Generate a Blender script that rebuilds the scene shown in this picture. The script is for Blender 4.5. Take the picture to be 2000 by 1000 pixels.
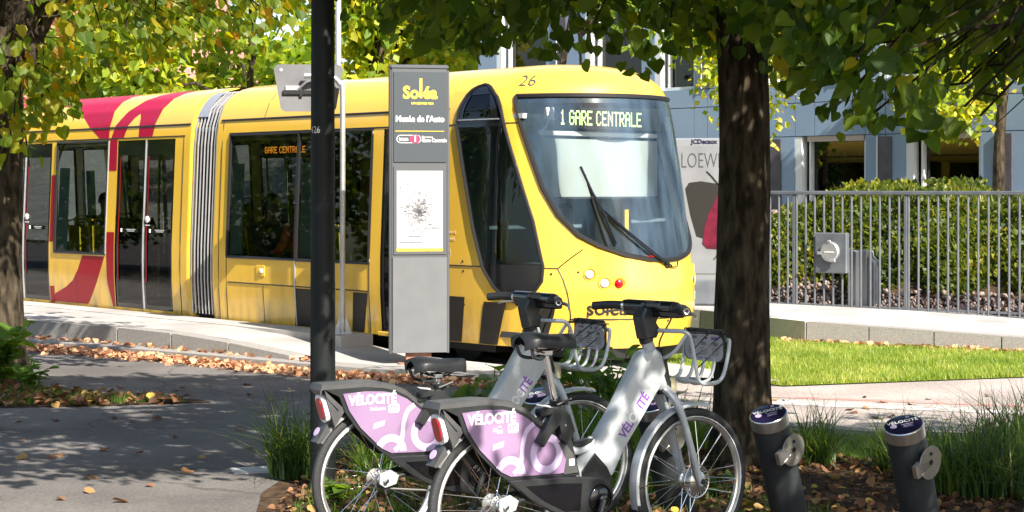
import bpy, math, random
import numpy as np
from mathutils import Vector, Matrix
random.seed(7); RNG = np.random.default_rng(11)
for o in list(bpy.data.objects): bpy.data.objects.remove(o)
SC = bpy.context.scene
COL = SC.collection
R = math.radians

# ------------------------------------------------------------------ camera
cam = bpy.data.cameras.new('camera'); cam_ob = bpy.data.objects.new('camera', cam); COL.objects.link(cam_ob)
cam.sensor_width = 36.0; cam.lens = 36.0 * 3500 / 2000; cam.shift_y = -0.065
cam.clip_start = 0.1; cam.clip_end = 2000
cam_ob.location = (0, 0, 1.75); cam_ob.rotation_euler = (R(90), 0, 0)
SC.camera = cam_ob

# ------------------------------------------------------------------ light
SUN = Vector((0.55, -0.835, 0)).normalized() * math.cos(R(38)) + Vector((0, 0, math.sin(R(38))))
world = bpy.data.worlds.new('World'); SC.world = world; world.use_nodes = True
wn = world.node_tree.nodes; wl = world.node_tree.links
sky = wn.new('ShaderNodeTexSky'); sky.sky_type = 'NISHITA'; sky.sun_disc = False
sky.sun_elevation = R(38); sky.sun_rotation = math.atan2(SUN.x, SUN.y)
sky.air_density = 1.0; sky.dust_density = 1.5; sky.ozone_density = 1.0
wl.new(sky.outputs[0], wn['Background'].inputs[0]); wn['Background'].inputs[1].default_value = 0.098
sun = bpy.data.lights.new('sun', 'SUN'); sun.energy = 5.0; sun.angle = R(0.5); sun.color = (1.0, 0.93, 0.82)
sun_ob = bpy.data.objects.new('sun', sun); COL.objects.link(sun_ob)
sun_ob.rotation_euler = SUN.to_track_quat('Z', 'Y').to_euler(); sun_ob.location = (10, -12, 20)
SC.view_settings.view_transform = 'Standard'; SC.view_settings.look = 'None'
SC.view_settings.exposure = 1.4; SC.view_settings.gamma = 1.0
SC.cycles.use_denoising = True
SC.cycles.max_bounces = 10; SC.cycles.transparent_max_bounces = 24
SC.cycles.caustics_reflective = False; SC.cycles.caustics_refractive = False

# ------------------------------------------------------------------ helpers
def tag(o, label=None, cat=None, group=None, kind=None):
    if label: o['label'] = label
    if cat: o['category'] = cat
    if group: o['group'] = group
    if kind: o['kind'] = kind
    return o
def empty(name, loc=(0, 0, 0), rz=0.0, label=None, cat=None, group=None):
    o = bpy.data.objects.new(name, None); COL.objects.link(o); o.empty_display_size = 0.1
    o.location = loc; o.rotation_euler = (0, 0, rz)
    return tag(o, label, cat, group)

def mat(name, col, rough=0.5, metal=0.0, col2=None, nscale=8.0, nlo=0.35, nhi=0.65, bump=0.0, bscale=60.0, coat=0.0,
        emit=0.0, spec=0.5, detail=6.0, stretch=None, island=None):
    m = bpy.data.materials.new(name); m.use_nodes = True
    nt = m.node_tree; N = nt.nodes; L = nt.links; b = N['Principled BSDF']
    b.inputs['Base Color'].default_value = (*col, 1); b.inputs['Roughness'].default_value = rough
    b.inputs['Metallic'].default_value = metal; b.inputs['Specular IOR Level'].default_value = spec
    b.inputs['Coat Weight'].default_value = coat; b.inputs['Coat Roughness'].default_value = 0.08
    tc = N.new('ShaderNodeTexCoord'); src = tc.outputs['Object']
    if stretch:
        mp = N.new('ShaderNodeMapping'); mp.inputs['Scale'].default_value = stretch
        L.new(src, mp.inputs[0]); src = mp.outputs[0]
    if col2 is not None:
        rp = N.new('ShaderNodeValToRGB'); rp.color_ramp.elements[0].position = nlo; rp.color_ramp.elements[1].position = nhi
        rp.color_ramp.elements[0].color = (*col, 1); rp.color_ramp.elements[1].color = (*col2, 1)
        if island:
            g = N.new('ShaderNodeNewGeometry'); L.new(g.outputs['Random Per Island'], rp.inputs[0])
        else:
            n = N.new('ShaderNodeTexNoise'); n.inputs['Scale'].default_value = nscale; n.inputs['Detail'].default_value = detail
            L.new(src, n.inputs['Vector']); L.new(n.outputs['Fac'], rp.inputs[0])
        L.new(rp.outputs[0], b.inputs['Base Color'])
    if bump:
        n2 = N.new('ShaderNodeTexNoise'); n2.inputs['Scale'].default_value = bscale; n2.inputs['Detail'].default_value = 5
        L.new(src, n2.inputs['Vector'])
        bp = N.new('ShaderNodeBump'); bp.inputs['Strength'].default_value = bump; bp.inputs['Distance'].default_value = 0.02
        L.new(n2.outputs['Fac'], bp.inputs['Height']); L.new(bp.outputs[0], b.inputs['Normal'])
    if emit:
        b.inputs['Emission Color'].default_value = (*col, 1); b.inputs['Emission Strength'].default_value = emit
    return m

def leaf_mat(name, cols, trans=0.45, rough=0.45, patch=0.0):
    """cols: list of (pos, colour) over a per-leaf random value"""
    m = bpy.data.materials.new(name); m.use_nodes = True
    nt = m.node_tree; N = nt.nodes; L = nt.links; b = N['Principled BSDF']; out = N['Material Output']
    g = N.new('ShaderNodeNewGeometry'); oi = N.new('ShaderNodeObjectInfo')
    ad = N.new('ShaderNodeMath'); ad.operation = 'ADD'; L.new(g.outputs['Random Per Island'], ad.inputs[0]); L.new(oi.outputs['Random'], ad.inputs[1])
    fr = N.new('ShaderNodeMath'); fr.operation = 'FRACT'; L.new(ad.outputs[0], fr.inputs[0])
    rp = N.new('ShaderNodeValToRGB'); cr = rp.color_ramp
    cr.elements[0].position = cols[0][0]; cr.elements[0].color = (*cols[0][1], 1)
    cr.elements[1].position = cols[-1][0]; cr.elements[1].color = (*cols[-1][1], 1)
    for p, c in cols[1:-1]: cr.elements.new(p).color = (*c, 1)
    if patch:
        tc = N.new('ShaderNodeTexCoord'); n = N.new('ShaderNodeTexNoise'); n.inputs['Scale'].default_value = patch; n.inputs['Detail'].default_value = 4; L.new(tc.outputs['Object'], n.inputs['Vector'])
        a2 = N.new('ShaderNodeMath'); a2.operation = 'MULTIPLY_ADD'; a2.inputs[1].default_value = 1.8; a2.inputs[2].default_value = -.9; L.new(n.outputs['Fac'], a2.inputs[0])
        a3 = N.new('ShaderNodeMath'); a3.operation = 'ADD'; a3.use_clamp = True; L.new(fr.outputs[0], a3.inputs[0]); L.new(a2.outputs[0], a3.inputs[1]); fr = a3
    L.new(fr.outputs[0], rp.inputs[0])
    L.new(rp.outputs[0], b.inputs['Base Color']); b.inputs['Roughness'].default_value = rough
    b.inputs['Specular IOR Level'].default_value = 0.35
    tr = N.new('ShaderNodeBsdfTranslucent')
    hs = N.new('ShaderNodeHueSaturation'); hs.inputs['Hue'].default_value = 0.48; hs.inputs['Saturation'].default_value = 1.1; hs.inputs['Value'].default_value = 2.9
    L.new(rp.outputs[0], hs.inputs['Color']); L.new(hs.outputs[0], tr.inputs['Color'])
    mx = N.new('ShaderNodeMixShader'); mx.inputs[0].default_value = trans
    L.new(b.outputs[0], mx.inputs[1]); L.new(tr.outputs[0], mx.inputs[2]); L.new(mx.outputs[0], out.inputs[0])
    return m

def glass_mat(name, tint, rough=0.02, ior=1.5):
    m = bpy.data.materials.new(name); m.use_nodes = True
    nt = m.node_tree; N = nt.nodes; L = nt.links; out = N['Material Output']; N.remove(N['Principled BSDF'])
    t = N.new('ShaderNodeBsdfTransparent'); t.inputs[0].default_value = (*tint, 1)
    g = N.new('ShaderNodeBsdfGlossy'); g.inputs['Roughness'].default_value = rough
    f = N.new('ShaderNodeFresnel'); f.inputs[0].default_value = ior
    mx = N.new('ShaderNodeMixShader'); L.new(f.outputs[0], mx.inputs[0]); L.new(t.outputs[0], mx.inputs[1]); L.new(g.outputs[0], mx.inputs[2])
    L.new(mx.outputs[0], out.inputs[0])
    return m

class MB:
    """collects shapes into one mesh"""
    def __init__(s): s.v = []; s.f = []; s.m = []; s.cur = 0
    def add(s, vs, fs):
        o = len(s.v); s.v += [tuple(map(float, p)) for p in vs]
        for f in fs: s.f.append([i + o for i in f]); s.m.append(s.cur)
        return s
    def box(s, c, d, rz=0.0, M=None, ch=0.0):
        hx, hy, hz = d[0] / 2, d[1] / 2, d[2] / 2
        if ch <= 0:
            vs = [(x, y, z) for z in (-hz, hz) for (x, y) in ((-hx, -hy), (hx, -hy), (hx, hy), (-hx, hy))]
            fs = [(3, 2, 1, 0), (4, 5, 6, 7), (0, 1, 5, 4), (1, 2, 6, 5), (2, 3, 7, 6), (3, 0, 4, 7)]
        else:
            k = ch; ring = [(-hx + k, -hy), (hx - k, -hy), (hx, -hy + k), (hx, hy - k), (hx - k, hy), (-hx + k, hy), (-hx, hy - k), (-hx, -hy + k)]
            inn = [(-hx + k, -hy + k), (hx - k, -hy + k), (hx - k, -hy + k), (hx - k, hy - k), (hx - k, hy - k), (-hx + k, hy - k), (-hx + k, hy - k), (-hx + k, -hy + k)]
            vs = [(x, y, -hz) for x, y in inn] + [(x, y, -hz + k) for x, y in ring] + [(x, y, hz - k) for x, y in ring] + [(x, y, hz) for x, y in inn]
            fs = [tuple(reversed(range(8))), tuple(range(24, 32))]
            for b in (0, 8, 16):
                for i in range(8): fs.append((b + i, b + (i + 1) % 8, b + 8 + (i + 1) % 8, b + 8 + i))
        c_, s_ = math.cos(rz), math.sin(rz)
        vs = [Vector((x * c_ - y * s_, x * s_ + y * c_, z)) for x, y, z in vs]
        if M is not None: vs = [M @ v for v in vs]
        return s.add([v + Vector(c) for v in vs], fs)
    def tube(s, pts, r, n=8, caps=True, flat=None):
        pts = [Vector(p) for p in pts]; k = len(pts)
        rs = list(r) if isinstance(r, (list, tuple)) else [r] * k
        d0 = (pts[1] - pts[0]).normalized()
        up = Vector((0, 0, 1)) if abs(d0.z) < 0.9 else Vector((1, 0, 0))
        a = d0.cross(up).normalized(); vs = []
        for i, p in enumerate(pts):
            if i == 0: d = d0
            elif i == k - 1: d = (pts[i] - pts[i - 1]).normalized()
            else:
                d = ((pts[i] - pts[i - 1]).normalized() + (pts[i + 1] - pts[i]).normalized())
                d = d.normalized() if d.length > 1e-6 else d0
            a = (a - d * a.dot(d)); a = a.normalized() if a.length > 1e-6 else d.orthogonal().normalized()
            b = d.cross(a)
            for j in range(n):
                t = 2 * math.pi * j / n
                vs.append(p + a * (math.cos(t) * rs[i]) + b * (math.sin(t) * rs[i] * (flat or 1)))
        fs = []
        for i in range(k - 1):
            for j in range(n):
                fs.append((i * n + j, i * n + (j + 1) % n, (i + 1) * n + (j + 1) % n, (i + 1) * n + j))
        if caps: fs += [tuple(reversed(range(n))), tuple((k - 1) * n + j for j in range(n))]
        return s.add(vs, fs)
    def ring(s, c, axis, R_, r, n=48, m=8):
        """torus"""
        c = Vector(c); ax = Vector(axis).normalized(); a = ax.orthogonal().normalized(); b = ax.cross(a); vs = []; fs = []
        rr = r if isinstance(r, tuple) else (r, r)
        for i in range(n):
            t = 2 * math.pi * i / n; d = a * math.cos(t) + b * math.sin(t)
            for j in range(m):
                u = 2 * math.pi * j / m
                vs.append(c + d * (R_ + rr[0] * math.cos(u)) + ax * (rr[1] * math.sin(u)))
        for i in range(n):
            for j in range(m):
                fs.append((i * m + j, ((i + 1) % n) * m + j, ((i + 1) % n) * m + (j + 1) % m, i * m + (j + 1) % m))
        return s.add(vs, fs)
    def lathe(s, prof, c=(0, 0, 0), axis=(0, 0, 1), n=24):
        """prof [(r,h)]"""
        c = Vector(c); ax = Vector(axis).normalized(); a = ax.orthogonal().normalized(); b = ax.cross(a); vs = []; fs = []
        for r_, h in prof:
            for j in range(n):
                t = 2 * math.pi * j / n
                vs.append(c + ax * h + (a * math.cos(t) + b * math.sin(t)) * r_)
        for i in range(len(prof) - 1):
            for j in range(n): fs.append((i * n + j, i * n + (j + 1) % n, (i + 1) * n + (j + 1) % n, (i + 1) * n + j))
        fs += [tuple(reversed(range(n))), tuple((len(prof) - 1) * n + j for j in range(n))]
        return s.add(vs, fs)
    def prism(s, poly, a, b, fn):
        """poly 2-D; fn(p, t) -> 3-D point for t=a and t=b"""
        n = len(poly); vs = [fn(p, a) for p in poly] + [fn(p, b) for p in poly]
        fs = [tuple(reversed(range(n))), tuple(range(n, 2 * n))] + [(i, (i + 1) % n, n + (i + 1) % n, n + i) for i in range(n)]
        return s.add(vs, fs)
    def grid(s, rows):
        m = len(rows[0]); vs = [p for r_ in rows for p in r_]
        return s.add(vs, [(i * m + j, i * m + j + 1, (i + 1) * m + j + 1, (i + 1) * m + j) for i in range(len(rows) - 1) for j in range(m - 1)])
    def build(s, name, mats, parent=None, smooth=False, angle=35):
        me = bpy.data.meshes.new(name); me.from_pydata(s.v, [], s.f); 
        for m in (mats if isinstance(mats, (list, tuple)) else [mats]): me.materials.append(m)
        if any(s.m): me.polygons.foreach_set('material_index', s.m)
        import bmesh
        bm = bmesh.new(); bm.from_mesh(me); bmesh.ops.remove_doubles(bm, verts=bm.verts, dist=1e-5)
        bmesh.ops.recalc_face_normals(bm, faces=bm.faces); bm.to_mesh(me); bm.free()
        if smooth:
            me.polygons.foreach_set('use_smooth', [True] * len(me.polygons)); me.set_sharp_from_angle(angle=R(angle))
        o = bpy.data.objects.new(name, me); COL.objects.link(o)
        if parent is not None: o.parent = parent
        return o

def copy_obj(o, parent=None):
    c = o.copy(); COL.objects.link(c); c.parent = parent; return c

def text(body, size, m, parent, M, name='lettering', align='CENTER', xs=1.0, bold=0.0, ext=0.0006, bend=None, spacing=1.0):
    cu = bpy.data.curves.new('t', 'FONT'); cu.body = body; cu.size = size; cu.align_x = align; cu.align_y = 'CENTER'
    cu.offset = bold; cu.extrude = ext; cu.resolution_u = 3; cu.space_character = spacing
    ob = bpy.data.objects.new('t', cu)
    me = bpy.data.meshes.new_from_object(ob); bpy.data.objects.remove(ob); bpy.data.curves.remove(cu)
    for v in me.vertices:
        p = Vector((v.co.x * xs, v.co.y, v.co.z))
        v.co = bend(p) if bend else M @ p
    me.name = name; me.materials.clear(); me.materials.append(m)
    o = bpy.data.objects.new(name, me); COL.objects.link(o); o.parent = parent
    return o
def frame_mat(o, x, y):
    """4x4 with given origin, x and y axes"""
    x = Vector(x).normalized(); y = Vector(y).normalized(); z = x.cross(y)
    return Matrix(((x.x, y.x, z.x, o[0]), (x.y, y.y, z.y, o[1]), (x.z, y.z, z.z, o[2]), (0, 0, 0, 1)))
def ip(T, z): return float(np.interp(z, [a for a, b in T], [b for a, b in T]))
def arc(c, r, a0, a1, n, fn):
    return [fn(c[0] + r * math.cos(R(a0 + (a1 - a0) * i / n)), c[1] + r * math.sin(R(a0 + (a1 - a0) * i / n))) for i in range(n + 1)]
def smooth_path(pts, n=6):
    """Catmull-Rom through pts"""
    P = [Vector(p) for p in pts]; P = [P[0] * 2 - P[1]] + P + [P[-1] * 2 - P[-2]]; out = []
    for i in range(1, len(P) - 2):
        for k in range(n):
            t = k / n
            out.append(0.5 * ((2 * P[i]) + (P[i + 1] - P[i - 1]) * t + (2 * P[i - 1] - 5 * P[i] + 4 * P[i + 1] - P[i + 2]) * t * t + (3 * P[i] - P[i - 1] - 3 * P[i + 1] + P[i + 2]) * t ** 3))
    return out + [P[-2]]
def gz(y):
    t = min(1, max(0, (y - 9.0) / 6.0)); return -0.1 * t * t * (3 - 2 * t)

# leaf clouds ------------------------------------------------------
LEAF = np.array([(0, 0, 0), (0, 1.06, -.22), (.27, -.1, .05), (.54, .16, .13), (.52, .48, .06), (.29, .80, -.06), (-.27, -.1, .05), (-.54, .16, .10), (-.52, .48, .11), (-.29, .80, -.03)])
LEAF_F = [(0, 2, 3, 4, 5, 1), (1, 9, 8, 7, 6, 0)]
SLIM = np.array([(0, 0, 0), (0, 1.1, -.12), (.2, .22, .05), (.26, .5, .05), (.14, .84, 0), (-.2, .22, .05), (-.26, .5, .05), (-.14, .84, 0)])
SLIM_F = [(0, 2, 3, 4, 1), (1, 7, 6, 5, 0)]
QUAD = np.array([(0, 0, 0), (.42, .45, .12), (0, 1, 0), (-.42, .45, .12)]); QUAD_F = [(0, 1, 2), (2, 3, 0)]
def rot_from(y, nrm):
    """rotation matrices (N,3,3): columns x, y, z with y along `y` and z near `nrm`"""
    y = y / np.linalg.norm(y, axis=1, keepdims=True); x = np.cross(y, nrm); x /= np.linalg.norm(x, axis=1, keepdims=True) + 1e-9
    return np.stack([x, y, np.cross(x, y)], axis=2)
def cloud(name, pos, rot, sc, m, parent=None, base=LEAF, faces=LEAF_F):
    n = len(pos); k = len(base)
    V = np.einsum('nij,kj->nki', rot, base) * sc[:, None, None] + pos[:, None, :]
    me = bpy.data.meshes.new(name); me.vertices.add(n * k); me.vertices.foreach_set('co', V.reshape(-1).astype(np.float32))
    lens = [len(f) for f in faces]; lp = sum(lens); idx = np.concatenate([np.array(f) for f in faces])
    allidx = (idx[None, :] + (np.arange(n) * k)[:, None]).reshape(-1)
    me.loops.add(n * lp); me.loops.foreach_set('vertex_index', allidx.astype(np.int32))
    starts = np.concatenate([[0], np.cumsum(lens)[:-1]]); ls = (starts[None, :] + (np.arange(n) * lp)[:, None]).reshape(-1)
    me.polygons.add(n * len(faces)); me.polygons.foreach_set('loop_start', ls.astype(np.int32))
    me.polygons.foreach_set('loop_total', np.tile(lens, n).astype(np.int32))
    me.materials.append(m); me.update(calc_edges=True); me.validate()
    o = bpy.data.objects.new(name, me); COL.objects.link(o); o.parent = parent
    return o

# ------------------------------------------------------------------ materials
M = {}
M['asphalt'] = mat('asphalt', (.105, .097, .093), .92, col2=(.185, .168, .157), nscale=55, nlo=.3, nhi=.7, bump=.35, bscale=160, spec=.25)
def stain(m, scale, lo):
    N = m.node_tree.nodes; L = m.node_tree.links; b = N['Principled BSDF']; src = b.inputs['Base Color'].links[0].from_socket
    tc = N.new('ShaderNodeTexCoord'); n = N.new('ShaderNodeTexNoise'); n.inputs['Scale'].default_value = scale; n.inputs['Detail'].default_value = 7; L.new(tc.outputs['Object'], n.inputs['Vector'])
    r = N.new('ShaderNodeMapRange'); r.inputs[1].default_value = .35; r.inputs[2].default_value = .62; r.inputs[3].default_value = lo; r.inputs[4].default_value = 1.08; L.new(n.outputs['Fac'], r.inputs[0])
    mx = N.new('ShaderNodeVectorMath'); mx.operation = 'SCALE'; L.new(src, mx.inputs[0]); L.new(r.outputs[0], mx.inputs['Scale']); L.new(mx.outputs[0], b.inputs['Base Color'])
stain(M['asphalt'], .9, .72)
def cracks(m, scale, width):
    N = m.node_tree.nodes; L = m.node_tree.links; b = N['Principled BSDF']; src = b.inputs['Base Color'].links[0].from_socket
    tc = N.new('ShaderNodeTexCoord'); n = N.new('ShaderNodeTexNoise'); n.inputs['Scale'].default_value = 3; n.inputs['Detail'].default_value = 6; L.new(tc.outputs['Object'], n.inputs['Vector'])
    ad = N.new('ShaderNodeMixRGB'); ad.inputs[0].default_value = .22; L.new(tc.outputs['Object'], ad.inputs[1]); L.new(n.outputs['Color'], ad.inputs[2])
    v = N.new('ShaderNodeTexVoronoi'); v.feature = 'DISTANCE_TO_EDGE'; v.inputs['Scale'].default_value = scale; L.new(ad.outputs[0], v.inputs['Vector'])
    r = N.new('ShaderNodeMapRange'); r.inputs[1].default_value = 0; r.inputs[2].default_value = width; r.inputs[3].default_value = .55; r.inputs[4].default_value = 1.0; L.new(v.outputs['Distance'], r.inputs[0])
    mx = N.new('ShaderNodeVectorMath'); mx.operation = 'SCALE'; L.new(src, mx.inputs[0]); L.new(r.outputs[0], mx.inputs['Scale']); L.new(mx.outputs[0], b.inputs['Base Color'])
cracks(M['asphalt'], .42, .006)
M['path'] = mat('crossing_asphalt', (.30, .255, .23), .92, col2=(.40, .35, .32), nscale=30, bump=.2, bscale=120, spec=.25)
M['concrete'] = mat('pale_concrete', (.34, .32, .305), .88, col2=(.41, .39, .375), nscale=2.2, bump=.12, bscale=90, spec=.3)
stain(M['concrete'], 1.7, .85); stain(M['path'], 1.1, .8)
M['stone'] = mat('kerb_granite', (.20, .19, .18), .85, col2=(.34, .32, .30), nscale=70, nlo=.3, nhi=.7, bump=.2, bscale=120, spec=.3)
M['paleblock'] = mat('pale_block', (.46, .43, .40), .85, col2=(.54, .51, .48), nscale=10)
M['soil'] = mat('soil', (.035, .022, .015), .95, col2=(.10, .065, .04), nscale=16, bump=.9, bscale=40, spec=.1)
M['turf'] = mat('turf_ground', (.09, .14, .015), .95, col2=(.15, .19, .03), nscale=14, bump=.4, bscale=60, spec=.1)
M['bark'] = mat('linden_bark', (.018, .014, .009), .95, col2=(.092, .071, .048), nscale=21, nlo=.38, nhi=.74, bump=1.0, bscale=30, stretch=(1, 1, .30), spec=.12)
M['twig'] = mat('twig_bark', (.03, .02, .014), .9, spec=.2)
M['yellow'] = mat('tram_yellow_paint', (.82, .50, .052), .30, col2=(.78, .47, .047), nscale=1.6, coat=.8)
def grime(m, z0, z1, amt):
    N = m.node_tree.nodes; L = m.node_tree.links; b = N['Principled BSDF']; src = b.inputs['Base Color'].links[0].from_socket
    tc = N.new('ShaderNodeTexCoord'); sx = N.new('ShaderNodeSeparateXYZ'); L.new(tc.outputs['Object'], sx.inputs[0])
    n = N.new('ShaderNodeTexNoise'); n.inputs['Scale'].default_value = 6; n.inputs['Detail'].default_value = 8; mp = N.new('ShaderNodeMapping'); mp.inputs['Scale'].default_value = (1, 1, .35); L.new(tc.outputs['Object'], mp.inputs[0]); L.new(mp.outputs[0], n.inputs['Vector'])
    r1 = N.new('ShaderNodeMapRange'); r1.inputs[1].default_value = z1; r1.inputs[2].default_value = z0; L.new(sx.outputs['Z'], r1.inputs[0])
    r2 = N.new('ShaderNodeMapRange'); r2.inputs[1].default_value = .42; r2.inputs[2].default_value = .72; L.new(n.outputs['Fac'], r2.inputs[0])
    mu = N.new('ShaderNodeMath'); mu.operation = 'MULTIPLY'; L.new(r1.outputs[0], mu.inputs[0]); L.new(r2.outputs[0], mu.inputs[1]); mu2 = N.new('ShaderNodeMath'); mu2.operation = 'MULTIPLY'; mu2.inputs[1].default_value = amt; L.new(mu.outputs[0], mu2.inputs[0])
    mx = N.new('ShaderNodeMixRGB'); mx.inputs[2].default_value = (.16, .12, .08, 1); L.new(mu2.outputs[0], mx.inputs[0]); L.new(src, mx.inputs[1]); L.new(mx.outputs[0], b.inputs['Base Color'])
grime(M['yellow'], .15, .9, .7)
M['red'] = mat('tram_crimson_paint', (.36, .0, .030), .4, coat=.1, spec=.3)
M['darkred'] = mat('tram_dark_red_paint', (.30, .0, .010), .4, coat=.1, spec=.3)
M['charcoal'] = mat('tram_charcoal_paint', (.018, .015, .013), .45, col2=(.026, .022, .019), nscale=5, spec=.3)
M['black'] = mat('black_rubber', (.008, .008, .009), .5)
M['blackgloss'] = mat('black_gloss', (.006, .006, .008), .12, coat=.4)
M['bellows'] = mat('bellows_rubber', (.035, .032, .032), .5, col2=(.06, .055, .052), nscale=12)
M['bellowsroof'] = mat('bellows_roof_metal', (.55, .53, .52), .35, .6)
M['interior'] = mat('tram_interior_lining', (.5, .52, .52), .6)
M['intdark'] = mat('tram_interior_floor', (.05, .05, .055), .7)
M['seat'] = mat('tram_seat_yellow', (.55, .42, .01), .5)
M['rail'] = mat('tram_handrail_yellow', (.75, .52, .02), .35)
M['mint'] = mat('window_reveal_mint', (.42, .58, .54), .5)
M['glass'] = glass_mat('tram_window_glass', (.36, .43, .41))
M['doorglass'] = glass_mat('tram_door_glass', (.28, .32, .31))
M['cabglass'] = glass_mat('tram_cab_side_glass', (.22, .26, .25))
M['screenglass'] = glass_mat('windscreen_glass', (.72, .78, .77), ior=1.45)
def painted_sky_sheen(m, base, amt):  # streaked bluish veil mixed in as colour, imitating sky reflected in the glass
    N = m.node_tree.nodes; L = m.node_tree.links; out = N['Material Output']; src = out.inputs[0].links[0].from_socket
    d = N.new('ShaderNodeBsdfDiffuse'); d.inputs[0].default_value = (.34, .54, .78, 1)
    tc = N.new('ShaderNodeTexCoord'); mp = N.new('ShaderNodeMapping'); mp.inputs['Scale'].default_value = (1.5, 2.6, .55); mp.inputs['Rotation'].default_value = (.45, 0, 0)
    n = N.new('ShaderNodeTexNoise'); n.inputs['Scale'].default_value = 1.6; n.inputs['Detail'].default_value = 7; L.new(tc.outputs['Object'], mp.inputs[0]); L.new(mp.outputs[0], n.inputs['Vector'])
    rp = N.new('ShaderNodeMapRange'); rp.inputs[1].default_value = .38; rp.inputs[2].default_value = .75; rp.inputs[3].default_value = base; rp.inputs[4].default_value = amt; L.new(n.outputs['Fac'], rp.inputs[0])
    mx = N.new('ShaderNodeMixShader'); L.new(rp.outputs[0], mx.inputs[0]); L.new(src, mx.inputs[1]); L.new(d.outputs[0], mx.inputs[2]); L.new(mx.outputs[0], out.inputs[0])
painted_sky_sheen(M['screenglass'], .014, .15)
M['blind'] = mat('roller_blind', (.44, .45, .43), .8)
M['white'] = mat('white_paint', (.75, .75, .74), .5)
M['sticker'] = mat('sticker_print', (.65, .65, .65), .5)
M['led'] = mat('led_yellow_green', (.85, 1.0, .35), .5, emit=1.1)
M['ledo'] = mat('led_orange', (1.0, .32, .03), .5, emit=.9)
M['lampglass'] = mat('headlamp_lens', (.75, .75, .72), .1, coat=1.0)
M['redlens'] = mat('red_lens', (.40, .0, .004), .2, coat=.3)
M['poledark'] = mat('lamp_post_paint', (.005, .0065, .0065), .55, col2=(.009, .011, .011), nscale=7, bump=.05, spec=.25)
M['galv'] = mat('galvanised_steel', (.46, .46, .48), .42, .75, col2=(.56, .56, .58), nscale=7)
M['fencegrey'] = mat('fence_steel', (.11, .122, .14), .45, .3, col2=(.15, .162, .18), nscale=6)
M['mirrorback'] = mat('mirror_back_grey', (.11, .11, .118), .65, col2=(.14, .14, .148), nscale=4)
M['signgrey'] = mat('sign_slate_panel', (.042, .052, .062), .45)
M['signframe'] = mat('sign_frame_grey', (.10, .105, .115), .4, .3)
M['signlow'] = mat('sign_lower_steel', (.125, .13, .138), .5, .2, col2=(.14, .145, .152), nscale=5)
M['signyel'] = mat('sign_yellow_print', (.85, .62, .05), .5)
M['paper'] = mat('map_paper', (.37, .37, .39), .6)
M['mapgrey'] = mat('map_print_grey', (.13, .13, .14), .6)
M['ink'] = mat('map_print_black', (.05, .05, .05), .6)
M['signred'] = mat('sign_red_print', (.62, .02, .08), .5)
M['silver'] = mat('bike_silver_paint', (.38, .41, .43), .34, .2, col2=(.48, .51, .53), nscale=4, coat=.3)
stain(M['silver'], 7, .86)
M['alu'] = mat('brushed_aluminium', (.66, .65, .63), .28, .9)
M['chrome'] = mat('chrome', (.8, .79, .77), .12, 1.0)
M['lilac'] = mat('lilac_panel', (.25, .165, .275), .35, col2=(.20, .125, .225), nscale=2.2, coat=.25)
M['lilacpale'] = mat('lilac_pale_print', (.50, .40, .59), .4)
M['purple'] = mat('purple_print', (.17, .05, .30), .45)
M['bikeblack'] = mat('bike_black_plastic', (.014, .016, .017), .34, col2=(.022, .024, .025), nscale=10)
M['bikegrey'] = mat('bike_grey_plastic', (.05, .05, .052), .4, col2=(.075, .075, .077), nscale=9)
M['tyre'] = mat('tyre_rubber', (.018, .019, .02), .7, bump=.3, bscale=150)
M['saddle'] = mat('saddle_vinyl', (.016, .017, .019), .42, bump=.1, bscale=200)
M['dock'] = mat('dock_charcoal_paint', (.022, .026, .028), .5, col2=(.03, .034, .036), nscale=9, bump=.08)
M['dockcap'] = mat('dock_cap_violet', (.010, .006, .034), .3, coat=.3)
M['plate'] = mat('dock_plate_steel', (.50, .48, .42), .38, .8, col2=(.42, .40, .34), nscale=14)
M['facade'] = mat('facade_blue_grey', (.185, .26, .37), .6, col2=(.225, .30, .41), nscale=.8, spec=.35)
M['facadegap'] = mat('facade_joint', (.02, .025, .03), .9)
M['louvre'] = mat('facade_slate_louvre', (.055, .05, .06), .6, col2=(.085, .075, .09), nscale=5)
M['frame'] = mat('window_frame_white', (.62, .64, .66), .5)
M['lintel'] = mat('window_blind_box', (.42, .34, .30), .6)
M['bglass'] = glass_mat('building_window_glass', (.30, .36, .35), ior=1.6)
M['dark'] = mat('dark_room', (.012, .014, .015), .8)
M['poster'] = mat('poster_paper', (.15, .153, .165), .5, col2=(.20, .203, .215), nscale=2)
M['posterdark'] = mat('poster_print_umber', (.012, .010, .008), .5)
M['burgundy'] = mat('poster_print_burgundy', (.07, .003, .014), .35, col2=(.15, .008, .03), nscale=6)
M['adframe'] = mat('advert_frame_steel', (.30, .31, .33), .4, .5)
M['pinkwall'] = mat('pink_render', (.46, .27, .24), .9, col2=(.56, .36, .31), nscale=1.5)
M['rooftile'] = mat('clay_roof_tile', (.36, .15, .11), .85, col2=(.48, .24, .19), nscale=5)
M['skin'] = mat('skin', (.42, .25, .18), .6)
M['hair'] = mat('hair_dark', (.015, .012, .01), .6)
M['coat_dark'] = mat('coat_dark_blue', (.03, .035, .045), .8)
M['coat_orange'] = mat('jacket_orange_red', (.85, .10, .025), .7)
M['trousers'] = mat('trousers_dark', (.03, .03, .035), .8)
M['gravel'] = mat('gravel_pink', (.13, .09, .075), .9, col2=(.30, .23, .20), island=True, nlo=0, nhi=1)
M['pinkleaf'] = None
G1 = (.028, .062, .009); G2 = (.055, .105, .013); G3 = (.11, .165, .018); Y1 = (.30, .26, .02); O1 = (.33, .18, .02)
M['leaf'] = leaf_mat('linden_leaf_green', [(0, G1), (.5, G2), (.93, G3), (.985, (.14, .17, .015)), (1, Y1)], .58)
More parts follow.
